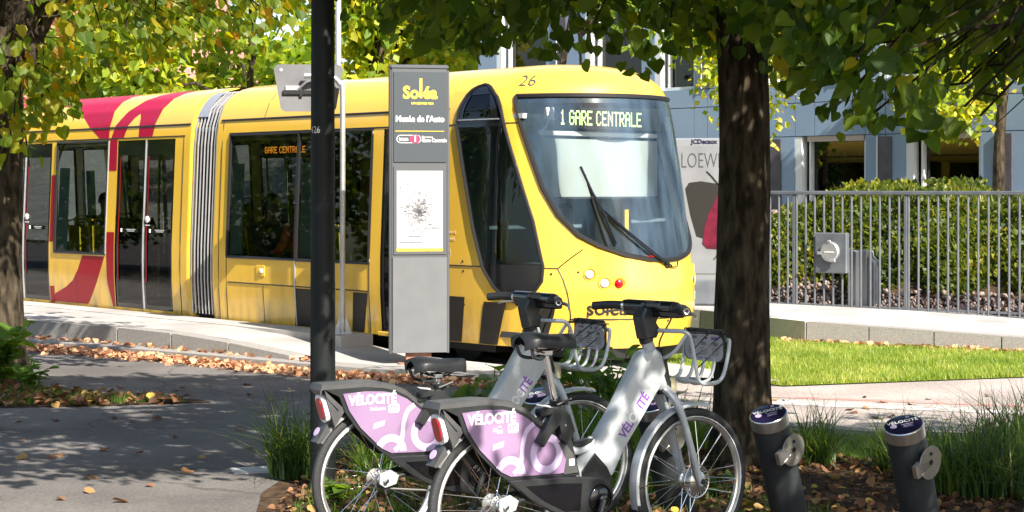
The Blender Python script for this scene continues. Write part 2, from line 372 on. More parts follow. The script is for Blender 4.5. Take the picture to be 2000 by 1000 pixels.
M['leafy'] = leaf_mat('linden_leaf_yellowing', [(0, G2), (.4, G3), (.75, (.15, .19, .018)), (.95, Y1), (1, O1)], .58)
M['leafbg'] = leaf_mat('background_leaf_lime', [(0, (.10, .17, .02)), (.4, (.22, .29, .03)), (.75, (.38, .40, .05)), (1, (.5, .42, .05))], .5)
M['leafbg2'] = leaf_mat('background_leaf_green', [(0, (.06, .12, .015)), (.5, (.15, .23, .025)), (1, (.36, .38, .05))], .5)
M['leafpink'] = leaf_mat('background_leaf_russet', [(0, (.36, .14, .11)), (.5, (.48, .25, .2)), (1, (.5, .33, .2))], .4)
M['hedge'] = leaf_mat('hedge_leaf', [(0, (.025, .045, .007)), (.5, (.065, .095, .012)), (.9, (.15, .17, .02)), (1, (.24, .23, .03))], .35, patch=1.1)
M['grass'] = leaf_mat('lawn_grass', [(0, (.11, .18, .02)), (.6, (.20, .27, .04)), (1, (.38, .38, .11))], .4, patch=1.3)
M['sedge'] = leaf_mat('sedge_blade', [(0, (.025, .055, .012)), (.7, (.05, .10, .016)), (1, (.14, .17, .03))], .35)
M['weed'] = leaf_mat('weed_leaf', [(0, (.05, .11, .016)), (1, (.13, .21, .028))], .4)
M['litter'] = leaf_mat('dry_leaf', [(0, (.06, .028, .014)), (.4, (.13, .06, .03)), (.75, (.24, .12, .055)), (.94, (.32, .2, .07)), (1, (.42, .32, .05))], .12, .7)
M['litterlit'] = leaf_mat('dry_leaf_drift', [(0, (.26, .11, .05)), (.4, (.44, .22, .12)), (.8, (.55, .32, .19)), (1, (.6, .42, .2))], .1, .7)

# ================================================================== SETTING
def sheet(name, poly, m, z=None, dz=0.0, kind='structure'):
    mb = MB(); mb.add([(x, y, (gz(y) if z is None else z) + dz) for x, y in poly], [tuple(range(len(poly)))])
    o = mb.build(name, m); return tag(o, kind=kind)
def grid_sheet(name, xs, ys, m, fn):
    mb = MB(); mb.grid([[(x, y, fn(x, y)) for x in xs] for y in ys]); o = mb.build(name, m, smooth=True); return tag(o, kind='structure')
ys = [-60, -10, 0, 6, 9] + [9 + .75 * i for i in range(1, 9)] + [18, 30, 60, 150, 700]
grid_sheet('ground', [-500, -60, -20, -8, -4, 0, 4, 8, 20, 60, 500], ys, M['asphalt'], lambda x, y: gz(y))

# tram axes (the platforms and the building run along them)
TF = Vector((.679, -.734, 0)).normalized(); TL = Vector((.734, .679, 0)).normalized()
T0 = Vector((-1.404, 19.66, 0))
def tp(s, l, z=0.0): return T0 + TF * s + TL * l + Vector((0, 0, z))

# planting bed
def poly_grid_inside(poly, n):
    p = np.array(poly); lo = p.min(0); hi = p.max(0); out = []
    while len(out) < n:
        q = RNG.uniform(lo, hi, (n * 2, 2))
        x, y = q[:, 0], q[:, 1]; c = np.zeros(len(q), bool); j = len(p) - 1
        for i in range(len(p)):
            xi, yi = p[i]; xj, yj = p[j]
            c ^= ((yi > y) != (yj > y)) & (x < (xj - xi) * (y - yi) / (yj - yi + 1e-12) + xi); j = i
        out += list(q[c])
    return np.array(out[:n])
BED = [(-1.30, 7.0), (-1.32, 9.0), (-1.45, 10.4), (-1.3, 12.2), (-.9, 13.6), (.4, 14.4), (1.6, 14.0), (2.6, 13.3), (6.5, 12.7), (9, 12.4), (9, 7.0)]
mb = MB(); cen = (2.5, 10.5)
for i in range(1):
    rows = []
    for t in np.linspace(0, 1, 14):
        rows.append([(cen[0] + (x - cen[0]) * t, cen[1] + (y - cen[1]) * t, 0) for x, y in BED + BED[:1]])
    rows = [[(x, y, gz(y) + .006 + .022 * (1 - k / 13) ** .5 * (1 + .5 * math.sin(3 * x + 2 * y))) for x, y, _ in r] for k, r in enumerate(rows)]
    mb.grid(rows)
tag(mb.build('planting_bed', M['soil'], smooth=True), kind='structure')
STRIP = [(-7.5, 15.2), (-5.0, 15.1), (-3.6, 15.25), (-2.6, 15.55), (-2.75, 15.75), (-3.9, 16.1), (-5.2, 17.9), (-7.5, 18.4)]
sheet('tree_strip', STRIP, M['soil'], dz=.006)
# crossing path at the right: warmer asphalt
sheet('crossing_path', [(.3, 15.5), (1.6, 14.3), (2.7, 13.55), (9, 12.8), (14, 12.6), (14, 19), (9, 18.3), (5.03, 17.55), (2.55, 16.75), (1.4, 17.2)], M['path'], dz=.005)
def strip_mark(name, a, b, w, m, lab):
    a = Vector(a); b = Vector(b); d = (b - a).normalized(); n = Vector((-d.y, d.x)) * w / 2
    mb = MB(); ps = [a + n, a - n, b - n, b + n]; mb.add([(p.x, p.y, gz(p.y) + .010) for p in ps], [(0, 1, 2, 3)])
    return tag(mb.build(name, m), kind='structure')
M['worn_white'] = mat('worn_white_paint', (.34, .30, .27), .9, col2=(.62, .6, .57), nscale=9, nlo=.45, nhi=.6)
M['worn_red'] = mat('worn_red_paint', (.36, .28, .25), .9, col2=(.50, .20, .17), nscale=7, nlo=.4, nhi=.62)
strip_mark('worn_line_white', (2.2, 15.55), (6.5, 13.9), .34, M['worn_white'], '')
strip_mark('worn_line_red', (2.3, 15.95), (6.5, 14.45), .14, M['worn_red'], '')

# near platform -----------------------------------------------------
def plz(s): return ip([(-20, .155), (-2.2, .155), (-1.2, .115), (-.2, .035), (.55, -.03), (5, -.03)], s)
mb = MB(); SS = [-16, -9, -5, -3, -2.2, -1.7, -1.2, -.7, -.2, .2, .55, 1.2, 1.9, 2.5]
def lk(s): return -1.33 + .108 * min(s, .6)
mb.grid([[tp(s, lk(s) * k + .23 * (k > .99) - .03, plz(s) + 0) for k in (1, .8, .5, .3, 0)] for s in SS])
plat = tag(mb.build('platform', M['concrete'], smooth=True), kind='structure')
# level slab along the tram edge
mb = MB(); a = [tp(-16, -.50, 0), tp(-.12, -.50, 0), tp(-.12, -.06, 0), tp(-16, -.06, 0)]
mb.prism([(p.x, p.y) for p in a], -.1, .163, lambda p, t: (p[0], p[1], t)); mb.build('edge_slab', M['concrete'], plat)
# upper kerb stones
s = -15.6; i = 0
while s < .5:
    L_ = .98; z1, z2 = plz(s), plz(s + L_)
    if z2 > -.028:
        mb = MB(); g = .012
        vs = []
        for (ss, zz) in ((s + g, z1), (s + L_ - g, z2)):
            for l in (lk(ss), lk(ss) + .235):
                vs += [tp(ss, l, -.14), tp(ss, l, zz + .002 + .003 * random.random())]
        mb.add(vs, [(0, 1, 3, 2), (4, 6, 7, 5), (0, 4, 5, 1), (2, 3, 7, 6), (1, 5, 7, 3), (0, 2, 6, 4)])
        mb.build('kerb_stone', M['stone'], plat)
    s += L_; i += 1
mb = MB()  # mortar bed behind the joints
mb.prism([(p.x, p.y) for p in (tp(-15.6, lk(-15.6) + .02), tp(.2, lk(.2) + .02), tp(.2, lk(.2) + .2), tp(-15.6, lk(-15.6) + .2))], -.14, -.02, lambda p, t: (p[0], p[1], t)); mb.build('kerb_bedding', M['paleblock'], plat)
mb = MB(); vs = []
# lower kerb: a long low step, outer line fitted on the path side
OUT = [(-13.5, 27.2), (-5.73, 21.12), (-4.02, 19.85), (-2.04, 18.2), (-1.04, 17.5), (-.3, 17.2), (.6, 17.0), (1.3, 17.1)]
def along(line, n):
    P = [Vector((x, y)) for x, y in line]; seg = [(P[i + 1] - P[i]).length for i in range(len(P) - 1)]; T = sum(seg); out = []
    for k in range(n + 1):
        d = T * k / n
        for i, L_ in enumerate(seg):
            if d <= L_ or i == len(seg) - 1: out.append(P[i].lerp(P[i + 1], min(1, d / L_))); break
            d -= L_
    return out
pp = along(OUT, 19)
for i in range(19):
    a, b = pp[i], pp[i + 1]; d = (b - a).normalized(); n = Vector((-d.y, d.x)); n = n if n.y > 0 else -n
    a2, b2 = a + d * .006, b - d * .006; mb = MB()
    ps = [a2, b2, b2 + n * .34, a2 + n * .34]
    mb.prism([(p.x, p.y) for p in ps], -.16, -.028 + .003 * random.random(), lambda p, t: (p[0], p[1], t)); mb.build('step_stone', M['stone'] if i % 1 else M['stone'], plat)
# pale paving between the low step and the ramp, running on past the sign
PAV = [(-13.3, 27.5), (-5.6, 21.3), (-3.9, 20.05), (-1.95, 18.4), (-1.0, 17.7), (-.25, 17.4), (.6, 17.2), (1.3, 17.2), (2.5, 16.75), (1.1, 19.5), tuple(tp(2.2, -.1)[:2]), tuple(tp(-16, -.1)[:2])]
sheet('paving', PAV, M['concrete'], z=-.036)

# lawn of the tram track --------------------------------------------
LAWN = [(.35, 19.4), (1.15, 18.5), (2.55, 16.8), (5.03, 17.6), (9, 18.7), (14, 19.5), (14, 15.4), (9, 18.2), (5.74, 20.1), (3.52, 21.4), (2.44, 23.1), (-10, 36), (-13, 34), (-2.0, 21.6)]
LAWN = [(.35, 19.4), (1.15, 18.5), (2.55, 16.8), (5.03, 17.6), (8.9, 18.4), (5.74, 20.15), (3.52, 21.45), (2.44, 23.1), (-9, 35), (-12, 32.4)]
sheet('lawn', LAWN, M['turf'], z=-.1, dz=.010)
def blades(name, pts, h, w, m, parent=None, lean=.35, seg=2, kind=None, z=None, hv=.4):
    """pts (N,2); each blade a tapering bent strip"""
    n = len(pts); th = RNG.uniform(0, 2 * np.pi, n); hh = h * RNG.uniform(1 - hv, 1 + hv, n); ww = w * RNG.uniform(.7, 1.3, n)
    ln = lean * RNG.uniform(.2, 1.6, n); dx, dy = np.cos(th), np.sin(th); ph = th + np.pi / 2 + RNG.uniform(-.6, .6, n); px, py = np.cos(ph), np.sin(ph)
    z0 = np.array([gz(y) for y in pts[:, 1]]) if z is None else np.full(n, z)
    rows = []
    for k in range(seg + 1):
        t = k / seg; wk = ww * (1 - t) * .5 + 1e-4
        x = pts[:, 0] + dx * hh * ln * t * t; y = pts[:, 1] + dy * hh * ln * t * t; zz = z0 + hh * (t - .35 * ln * t * t)
        rows.append(np.stack([x - px * wk, y - py * wk, zz], 1)); rows.append(np.stack([x + px * wk, y + py * wk, zz], 1))
    V = np.stack(rows, 1); k = V.shape[1]
    faces = [(2 * i, 2 * i + 1, 2 * i + 3, 2 * i + 2) for i in range(seg)]
    idx = np.concatenate([np.array(f) for f in faces]); me = bpy.data.meshes.new(name)
    me.vertices.add(n * k); me.vertices.foreach_set('co', V.reshape(-1).astype(np.float32))
    me.loops.add(n * 4 * seg); me.loops.foreach_set('vertex_index', (idx[None] + (np.arange(n) * k)[:, None]).reshape(-1).astype(np.int32))
    me.polygons.add(n * seg); me.polygons.foreach_set('loop_start', (np.arange(n * seg) * 4).astype(np.int32)); me.polygons.foreach_set('loop_total', np.full(n * seg, 4, np.int32))
    me.materials.append(m); me.update(calc_edges=True)
    o = bpy.data.objects.new(name, me); COL.objects.link(o); o.parent = parent
    if kind: o['kind'] = kind
    return o
VIS = [(.75, 19.0), (1.15, 18.5), (2.55, 16.8), (5.03, 17.6), (8.0, 18.25), (5.74, 20.15), (3.52, 21.45), (2.44, 23.1), (1.2, 23.0)]
gp = poly_grid_inside(VIS, 70000); gp = gp[(np.sin(2.3 * gp[:, 0] + 1.1 * gp[:, 1]) + np.sin(5.1 * gp[:, 0] - 3.7 * gp[:, 1]) + RNG.normal(0, .9, len(gp))) < 1.9]
tag(blades('lawn_grass', gp, .065, .010, M['grass'], z=-.09, lean=.7), 'bright sunlit grass of the tram track bed', 'grass', kind='stuff')

# far platform ------------------------------------------------------
FK = [(-9.3, 36.0), (.6, 25.1), (2.44, 23.1), (3.52, 21.4), (5.74, 20.1), (8.9, 18.3), (12, 16.6)]
def fz(x): return ip([(-20, .2), (2, .2), (3.5, .17), (5.74, .085), (9, -.05)], x)
mb = MB(); back = [(-3, 42), (5, 33), (6.5, 30.5), (9, 28), (12, 26), (16, 23), (18, 22)]
rows = []
for (a, b) in zip(FK, back):
    rows.append([(a[0] + (b[0] - a[0]) * t, a[1] + (b[1] - a[1]) * t, fz(a[0]) - .004 + .02 * t) for t in (0, .2, .45, 1)])
mb.grid(rows); fplat = tag(mb.build('far_platform', M['concrete'], smooth=True), kind='structure')
mb = MB(); base = []
def kerb_run(line, n, hgt, skip=()):
    pp = along(line, n)
    for i in range(n):
        a, b = pp[i], pp[i + 1]; d = (b - a).normalized(); nn = Vector((-d.y, d.x)); nn = nn if nn.y > 0 else -nn
        a2, b2 = a + d * .008, b - d * .008; mb = MB(); vs = []
        for p in (a2, b2):
            for q in (p - nn * .02, p + nn * .2): vs += [(q.x, q.y, -.16), (q.x, q.y, fz(p.x) + .006)]
        mb.add(vs, [(0, 1, 3, 2), (4, 6, 7, 5), (0, 4, 5, 1), (2, 3, 7, 6), (1, 5, 7, 3), (0, 2, 6, 4)])
        mb.build('kerb_stone', M['paleblock'] if i in skip else M['stone'], fplat)
kerb_run([(2.44, 23.1), (3.16, 21.97)], 2, .2)
kerb_run([(3.16, 21.97), (3.52, 21.4)], 1, .2, skip=(0,))
kerb_run([(3.52, 21.4), (5.74, 20.1), (8.9, 18.3)], 8, .2)
kerb_run([(-4, 30.15), (.6, 25.1), (2.44, 23.1)], 8, .2)

# fence -------------------------------------------------------------
FA, FB = Vector((1.2, 26.3)), Vector((9.6, 20.2)); FD = (FB - FA).normalized(); FL = (FB - FA).length
fence = empty('fence', (FA.x, FA.y, .13), math.atan2(FD.y, FD.x), 'grey steel railing of close upright bars in front of the hedge', 'fence')
bar = None
def fbase(d): return fz((FA + FD * d).x - 1.2) - .13 + .0
n = int(FL / .135)
for i in range(n):
    d = .06 + i * .135
    if abs((d % 1.62) - .0) < .02: continue
    if bar is None:
        mb = MB(); mb.tube([(0, 0, -.05), (0, 0, 1.545)], .016, 8); bar = mb.build('bar', M['fencegrey'], fence, True); bar.location = (d, 0, 0)
    else: c = copy_obj(bar, fence); c.location = (d, random.uniform(-.002, .002), 0)
for i in range(int(FL / 1.62) + 1):
    mb = MB(); mb.box((i * 1.62 + .02, .012, .74), (.05, .05, 1.62), ch=.006); mb.build('post', M['fencegrey'], fence)
mb = MB(); mb.box((FL / 2, 0, 1.575), (FL, .055, .05), ch=.008); mb.build('top_rail', M['fencegrey'], fence)
mb = MB(); mb.box((FL / 2, 0, .06), (FL, .02, .03)); mb.build('bottom_rail', M['fencegrey'], fence)
# cabinet plate with a round socket fixed on the railing (pixel 1640,495)
cab = empty('socket_box', (0, 0, 0), 0, 'small grey steel box with round cover fixed to the railing', 'electrical box')
dd = 3.86; p = FA + FD * dd
cab.location = (p.x, p.y, .63); cab.rotation_euler = (0, 0, math.atan2(FD.y, FD.x)); 
mb = MB(); mb.box((0, -.07, .27), (.46, .09, .54), ch=.01); mb.build('backplate', M['fencegrey'], cab)
mb = MB(); mb.lathe([(.135, 0), (.135, .035), (.12, .05), (.0, .052)], (0, -.115, .29), (0, -1, 0), 24); lid = mb.build('cover', M['galv'], cab, True)
mb = MB(); mb.box((.05, -.165, .17), (.09, .03, .035), ch=.006); mb.box((.0, -.165, .43), (.05, .03, .03), ch=.005); mb.box((-.15, -.15, .27), (.06, .03, .04), ch=.005); mb.build('latch', M['galv'], lid)
mb = MB(); mb.box((0, -.169, .285), (.14, .004, .012)); mb.build('slot', M['white'], lid)
tag(cab)
ped = empty('service_pedestal', (0, 0, 0), 0, 'grey service pedestal standing behind the railing beside the socket box', 'pedestal')
q = FA + FD * (dd + .22) + Vector((FD.y, -FD.x)) * -.35
ped.location = (q.x, q.y, .15); ped.rotation_euler = (0, 0, math.atan2(FD.y, FD.x))
mb = MB(); mb.box((0, 0, .38), (.30, .22, .8), ch=.02); mb.build('body', M['adframe'], ped)
mb = MB(); mb.add([(.15, -.11, .7), (.15, .11, .7), (.22, .11, .62), (.22, -.11, .62), (.15, -.11, -.02), (.15, .11, -.02), (.22, .11, -.02), (.22, -.11, -.02)], [(0, 1, 2, 3), (3, 2, 6, 7), (0, 3, 7, 4), (1, 5, 6, 2), (4, 7, 6, 5)]); mb.build('side_door', M['fencegrey'], ped)

# advert panel ------------------------------------------------------
ad = empty('advert_panel', (0, 0, 0), 0, 'freestanding advertising panel with a bag poster between tram nose and trunk', 'advertising panel')
AX = Vector((2.18, 24.1, fz(1))); ad.location = AX; ad.rotation_euler = (0, 0, R(-8))
mb = MB(); mb.box((.56, .1, 1.1), (1.12, .18, 2.28), ch=.02); mb.build('casing', M['adframe'], ad)
mb = MB(); mb.box((.56, .1, .17), (1.06, .30, .34), ch=.02); mb.build('foot', M['fencegrey'], ad)
mb = MB(); mb.box((.56, .005, 1.28), (1.04, .012, 1.72)); pst = mb.build('poster', M['poster'], ad)
PM = frame_mat((.64, -.004, 1.86), (1, 0, 0), (0, 0, 1))
text('LOEWE', .29, M['ink'], pst, frame_mat((.085, -.005, 1.93), (1, 0, 0), (0, 0, 1)), xs=.60, bold=-.004, align='LEFT')
text('JCDecaux', .085, M['dockcap'], ad, frame_mat((.40, .006, 2.19), (1, 0, 0), (0, 0, 1)), bold=.003)
mb = MB(); out = [(.15, 1.56), (.2, 1.64), (.36, 1.66), (.62, 1.62), (.9, 1.6), (.98, 1.2), (.9, .9), (.5, .86), (.3, .92), (.22, 1.2)]
mb.prism(out, -.003, -.006, lambda p, t: (p[0], t, p[1])); mb.build('printed_shape', M['posterdark'], pst)
mb = MB(); bag = [(.62, 1.58), (.56, 1.42), (.46, 1.22), (.40, 1.0), (.38, .82), (.44, .76), (.58, .75), (.72, .8), (.80, 1.0), (.8, 1.3), (.74, 1.5)]
mb.prism(bag, -.007, -.010, lambda p, t: (p[0], t, p[1])); mb.build('printed_bag', M['burgundy'], pst)
for P_ in ([(.60, -.011, 1.62), (.50, -.011, 1.74), (.44, -.011, 1.80)], [(.54, -.011, .62), (.6, -.011, .70), (.64, -.011, .78)]): mb = MB(); mb.tube(smooth_path(P_), .01, 6); mb.build('printed_strap', M['ink'], pst)

# building ----------------------------------------------------------
BO = Vector((6.2, 31.0, .1))
bld = empty('office_building', BO, math.atan2(TF.y, TF.x), 'blue-grey panelled office building with deep windows behind the hedge', 'building')
# local x along the facade (towards the camera, right), local y away from the street (TL), z up
GW = [(-6.55, -4.9), (-4.05, -2.95), (-1.64, -.11), (.73, 2.18), (3.3, 4.8)]; UW = [(-9.6, -8.1), (-6.95, -5.4), (-5.05, -4.05), (-2.4, -1.2), (.2, 1.5), (2.6, 3.9)]
LV = [(-7.35, -6.95, .3, 2.6), (-2.2, -1.95, .3, 2.56), (.17, .45, .3, 2.56), (2.5, 2.78, .3, 2.56), (-3.83, -3.62, 3.55, 5.6), (-.75, -.5, 3.55, 5.6), (-7.75, -7.5, 3.55, 5.6)]
XS = sorted({-10.2, 9.0} | {v for a in GW + UW for v in a} | {-2.08, .31, -3.72, 5.6, 7.2}); ZS = [0, .35, 2.60, 3.2, 3.55, 5.6, 6.3, 9.0]
def in_open(x, z):
    if .35 < z < 2.60 and any(a < x < b for a, b in GW): return True
    return 3.55 < z < 5.6 and any(a < x < b for a, b in UW)
for i in range(len(XS) - 1):
    for j in range(len(ZS) - 1):
        x0, x1, z0, z1 = XS[i], XS[i + 1], ZS[j], ZS[j + 1]
        if in_open((x0 + x1) / 2, (z0 + z1) / 2): continue
        mb = MB(); g = .007; mb.box(((x0 + x1) / 2, .05, (z0 + z1) / 2), (x1 - x0 - 2 * g, .1, z1 - z0 - 2 * g)); mb.build('panel', M['facade'], bld)
mb = MB()
for i in range(len(XS) - 1):
    for j in range(len(ZS) - 1):
        x0, x1, z0, z1 = XS[i], XS[i + 1], ZS[j], ZS[j + 1]
        if in_open((x0 + x1) / 2, (z0 + z1) / 2): continue
        mb.box(((x0 + x1) / 2, .16, (z0 + z1) / 2), (x1 - x0, .16, z1 - z0))
mb.build('backing_wall', M['facadegap'], bld)
mb = MB(); mb.box((-.6, 5, 4.5), (19.2, .1, 9)); mb.box((-10.2, 2.6, 4.5), (.1, 4.8, 9)); mb.box((9, 2.6, 4.5), (.1, 4.8, 9)); mb.box((-.6, 2.6, 9), (19.3, 5, .15)); mb.box((-.6, 2.6, 3.35), (19, 4.6, .12)); mb.box((-.6, 2.6, .05), (19, 4.6, .1)); mb.build('rear_walls', M['dark'], bld)
for (a, b), (z0, z1) in [(w, (.35, 2.60)) for w in GW] + [(w, (3.55, 5.6)) for w in UW]:
    fr = empty('window'); fr.parent = bld
    mb = MB(); t = .06
    mb.box((a + t * 1.2, .09, (z0 + z1) / 2), (t * 2.4, .16, z1 - z0 - .012)); mb.box((b - t / 2, .12, (z0 + z1) / 2), (t, .12, z1 - z0 - .012))
    mb.box(((a + b) / 2, .12, z0 + t / 2), (b - a - .02, .118, t)); mb.box((a + .27, .14, (z0 + z1) / 2), (.04, .10, z1 - z0 - .02)); mb.build('frame', M['frame'], fr)
    mb = MB(); mb.box(((a + b) / 2 + .1, .1, z1 - .05), (b - a - .3, .14, .095)); mb.build('blind_box', M['lintel'], fr)
    mb = MB(); mb.box(((a + b) / 2, .19, (z0 + z1) / 2), (b - a - .05, .012, z1 - z0 - .05)); mb.build('pane', M['bglass'], fr)
for (a, b, z0, z1) in LV:
    mb = MB(); mb.box(((a + b) / 2, -.012, (z0 + z1) / 2), (b - a, .03, z1 - z0)); lv = mb.build('louvre_panel', M['louvre'], bld)
    mb = MB(); mb.box((a - .012, -.014, (z0 + z1) / 2), (.022, .05, z1 - z0)); mb.build('edge_strip', M['frame'], lv)
# rows of small packages on racks just behind the shop window
rack = empty('shelf_rack', BO, math.atan2(TF.y, TF.x), 'rack of small colourful packages seen through the building window', 'shelf')
mb = MB(); [mb.box((-.85, .62, 1.25 + .19 * k), (1.3, .24, .015)) for k in range(6)]; mb.build('shelf', M['frame'], rack)
pk = [mat('package_green', (.06, .35, .16), .5), mat('package_red', (.45, .03, .05), .5), mat('package_pale', (.5, .55, .5), .5), mat('package_dark', (.05, .08, .08), .5)]
for k in range(6):
    x = -1.48
    while x < -.24:
        w = random.uniform(.045, .09); h = random.uniform(.08, .15); mb = MB(); mb.box((x + w / 2, .56, 1.262 + .19 * k + h / 2), (w * .86, .08, h)); mb.build('package', random.choice(pk), rack); x += w + .01 + (random.random() < .15) * .08

# gravel bank at the left end of the hedge
def scatter_rocks(name, pts, zf, s0, s1, m):
    oc = np.array([(1, 0, 0), (-1, 0, 0), (0, 1, 0), (0, -1, 0), (0, 0, .8), (0, 0, -.8)]); fs = [(0, 2, 4), (2, 1, 4), (1, 3, 4), (3, 0, 4), (2, 0, 5), (1, 2, 5), (3, 1, 5), (0, 3, 5)]
    n = len(pts); pos = np.stack([pts[:, 0], pts[:, 1], zf(pts)], 1); y = RNG.normal(size=(n, 3)); rot = rot_from(y, RNG.normal(size=(n, 3)))
    return cloud(name, pos, rot, RNG.uniform(s0, s1, n), m, None, oc, fs)
def bank_z(x, y):
    d = (Vector((x, y)) - FA).dot(Vector((-FD.y, FD.x)));  u = (Vector((x, y)) - FA).dot(FD)
    return .16 + max(0, min(1, (d - .3) / 2.2)) * 1.25
mb = MB(); NV = Vector((-FD.y, FD.x))
mb.grid([[tuple(FA + FD * u + NV * d) + (bank_z(*(FA + FD * u + NV * d)) - .03,) for d in (.12, .3, .8, 1.4, 2.0, 2.6, 4.4)] for u in np.linspace(0, 10, 12)])
tag(mb.build('bank', M['soil'], smooth=True), kind='structure')
uv = np.stack([RNG.uniform(1.4, 10, 5200), .2 + 2.6 * RNG.uniform(0, 1, 5200) ** 1.3], 1)
keep = (uv[:, 0] < 3.7) | (uv[:, 1] < .7); uv = uv[keep]
pts = np.array([tuple(FA + FD * u + NV * d) for u, d in uv])
tag(scatter_rocks('gravel', pts, lambda P: np.array([bank_z(x, y) for x, y in P]), .02, .055, M['gravel']), 'pinkish gravel on the bank behind the railing', 'gravel', kind='stuff')

# ================================================================== TRAM
tram = empty('tram', tuple(T0 + TL * 1.2), math.atan2(TF.y, TF.x), 'yellow low-floor tram stopped at the platform, destination display lit', 'tram')
S0 = 1.63
INS = [(.15, .03), (.6, 0), (1.0, 0), (2.4, .06), (2.6, .09), (2.8, .17), (2.93, .30), (3.0, .45), (3.05, .65), (3.07, .85)]
NN = [(.15, 1.38), (.5, 1.5), (.75, 1.5), (1.03, 1.44), (2.0, 1.27), (2.7, 1.1), (2.85, 1.02), (2.95, .88), (3.0, .74), (3.05, .5), (3.07, .3)]
def TP(q, z, off=0.0):
    w = 1.2 - ip(INS, z); n = ip(NN, z)
    if q <= 0: p = Vector((S0 + q, -w, z)); nr = Vector((0, -1, 0))
    elif q >= 2: p = Vector((S0 - (q - 2), w, z)); nr = Vector((0, 1, 0))
    else:
        a = (q - 1) * math.pi / 2; p = Vector((S0 + n * math.cos(a), w * math.sin(a), z)); nr = Vector((math.cos(a) / n, math.sin(a) / w, 0)).normalized()
    return p + nr * off
def SP(s, z, off=0.0, far=False):
    p = TP(s - S0, z, off)
    if far: p = Vector((p.x, -p.y, p.z))
    return p
CL = [(.60, .2), (.64, .14), (.752, .068), (.932, .004), (1.324, -.164), (1.964, -.356), (2.424, -.48), (2.55, -.475), (2.668, -.444), (2.74, -.405), (2.79, -.35), (2.825, -.285), (2.845, -.2)]
CR = [(.60, .2), (.664, .26), (.824, .32), (.976, .332), (1.44, .288), (1.96, .204), (2.43, .124), (2.6, .09), (2.70, .045), (2.77, -.015), (2.81, -.075), (2.835, -.14), (2.845, -.2)]
SL = [(1.03, 1.0), (1.04, .892), (1.092, .744), (1.184, .612), (1.288, .516), (1.492, .42), (1.776, .344), (2.06, .296), (2.376, .244), (2.692, .184)]
ZR = [.15, .2, .3, .4, .5, .6, .62, .64, .664, .70, .752, .824, .88, .932, .976, 1.03, 1.035, 1.04, 1.055, 1.07, 1.092, 1.12, 1.15, 1.184, 1.23, 1.288, 1.35, 1.42, 1.492, 1.6, 1.7, 1.776, 1.87, 1.964, 2.06, 2.2, 2.3, 2.376, 2.43, 2.5, 2.55, 2.6, 2.668, 2.69, 2.705, 2.74, 2.77, 2.79, 2.81, 2.825, 2.835, 2.841, 2.845, 2.88, 2.9, 2.93, 2.965, 3.0, 3.03, 3.05, 3.07]
body = MB(); screen = MB(); cabn = MB(); cabf = MB(); QB = -.63
def brk(z):
    l, r = (ip(CL, z), ip(CR, z)); sl = ip(SL, z)
    return [QB, l, r, sl, 2 - sl, 2 - r, 2 - l, 2 - QB]
for i in range(len(ZR) - 1):
    z0, z1 = ZR[i], ZR[i + 1]; b0, b1 = brk(z0), brk(z1); zm = (z0 + z1) / 2
    for k, nc in enumerate((4, 6, 8, 24, 8, 6, 4)):
        if b0[k + 1] - b0[k] < 1e-6 and b1[k + 1] - b1[k] < 1e-6: continue
        tgt = body
        if k == 3 and 1.03 < zm < 2.705: tgt = screen
        if k == 1 and .6 < zm < 2.845: tgt = cabn
        if k == 5 and .6 < zm < 2.845: tgt = cabf
        tgt.grid([[TP(b[k] + (b[k + 1] - b[k]) * t / nc, z) for t in range(nc + 1)] for b, z in ((b0, z0), (b1, z1))])
# roof cap of the nose
qs = np.linspace(QB, 2 - QB, 60); body.add([TP(q, 3.07) for q in qs], [tuple(range(60))])
bo = body.build('cab_shell', M['yellow'], tram, True, 28)
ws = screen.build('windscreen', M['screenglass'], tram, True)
cg = cabn.build('cab_side_window', M['cabglass'], tram, True); cf = cabf.build('cab_side_window', M['cabglass'], tram, True)
# gaskets
def zr(a, b): return [a] + [z for z in ZR if a < z < b] + [b]
edge = [TP(ip(SL, z), z, .004) for z in reversed(zr(1.03, 2.705))]; edge2 = [TP(2 - ip(SL, z), z, .004) for z in zr(1.03, 2.705)]
top = [TP(q, 2.705, .004) for q in np.linspace(2 - .184, .184, 30)]
mb = MB(); mb.tube(edge + edge2[1:] + top[1:], .026, 6); mb.build('gasket', M['black'], ws, True)
mb = MB()
for a, b in ((0, 1),):
    rows = []
    for z in zr(1.2, 2.705):
        sl = ip(SL, z); rows.append([TP(sl + t * (.016 + .05 * (z - 1.2) / 1.5), z, -.004) for t in np.linspace(0, 1, 4)])
    mb.grid(rows); mb.grid([[Vector((p.x, -p.y, p.z)) for p in r] for r in rows])
mb.grid([[TP(q, z, -.004) for q in np.linspace(.2, 1.8, 24)] for z in (2.63, 2.70)])
mb.build('frit_border', M['blackgloss'], ws, True)
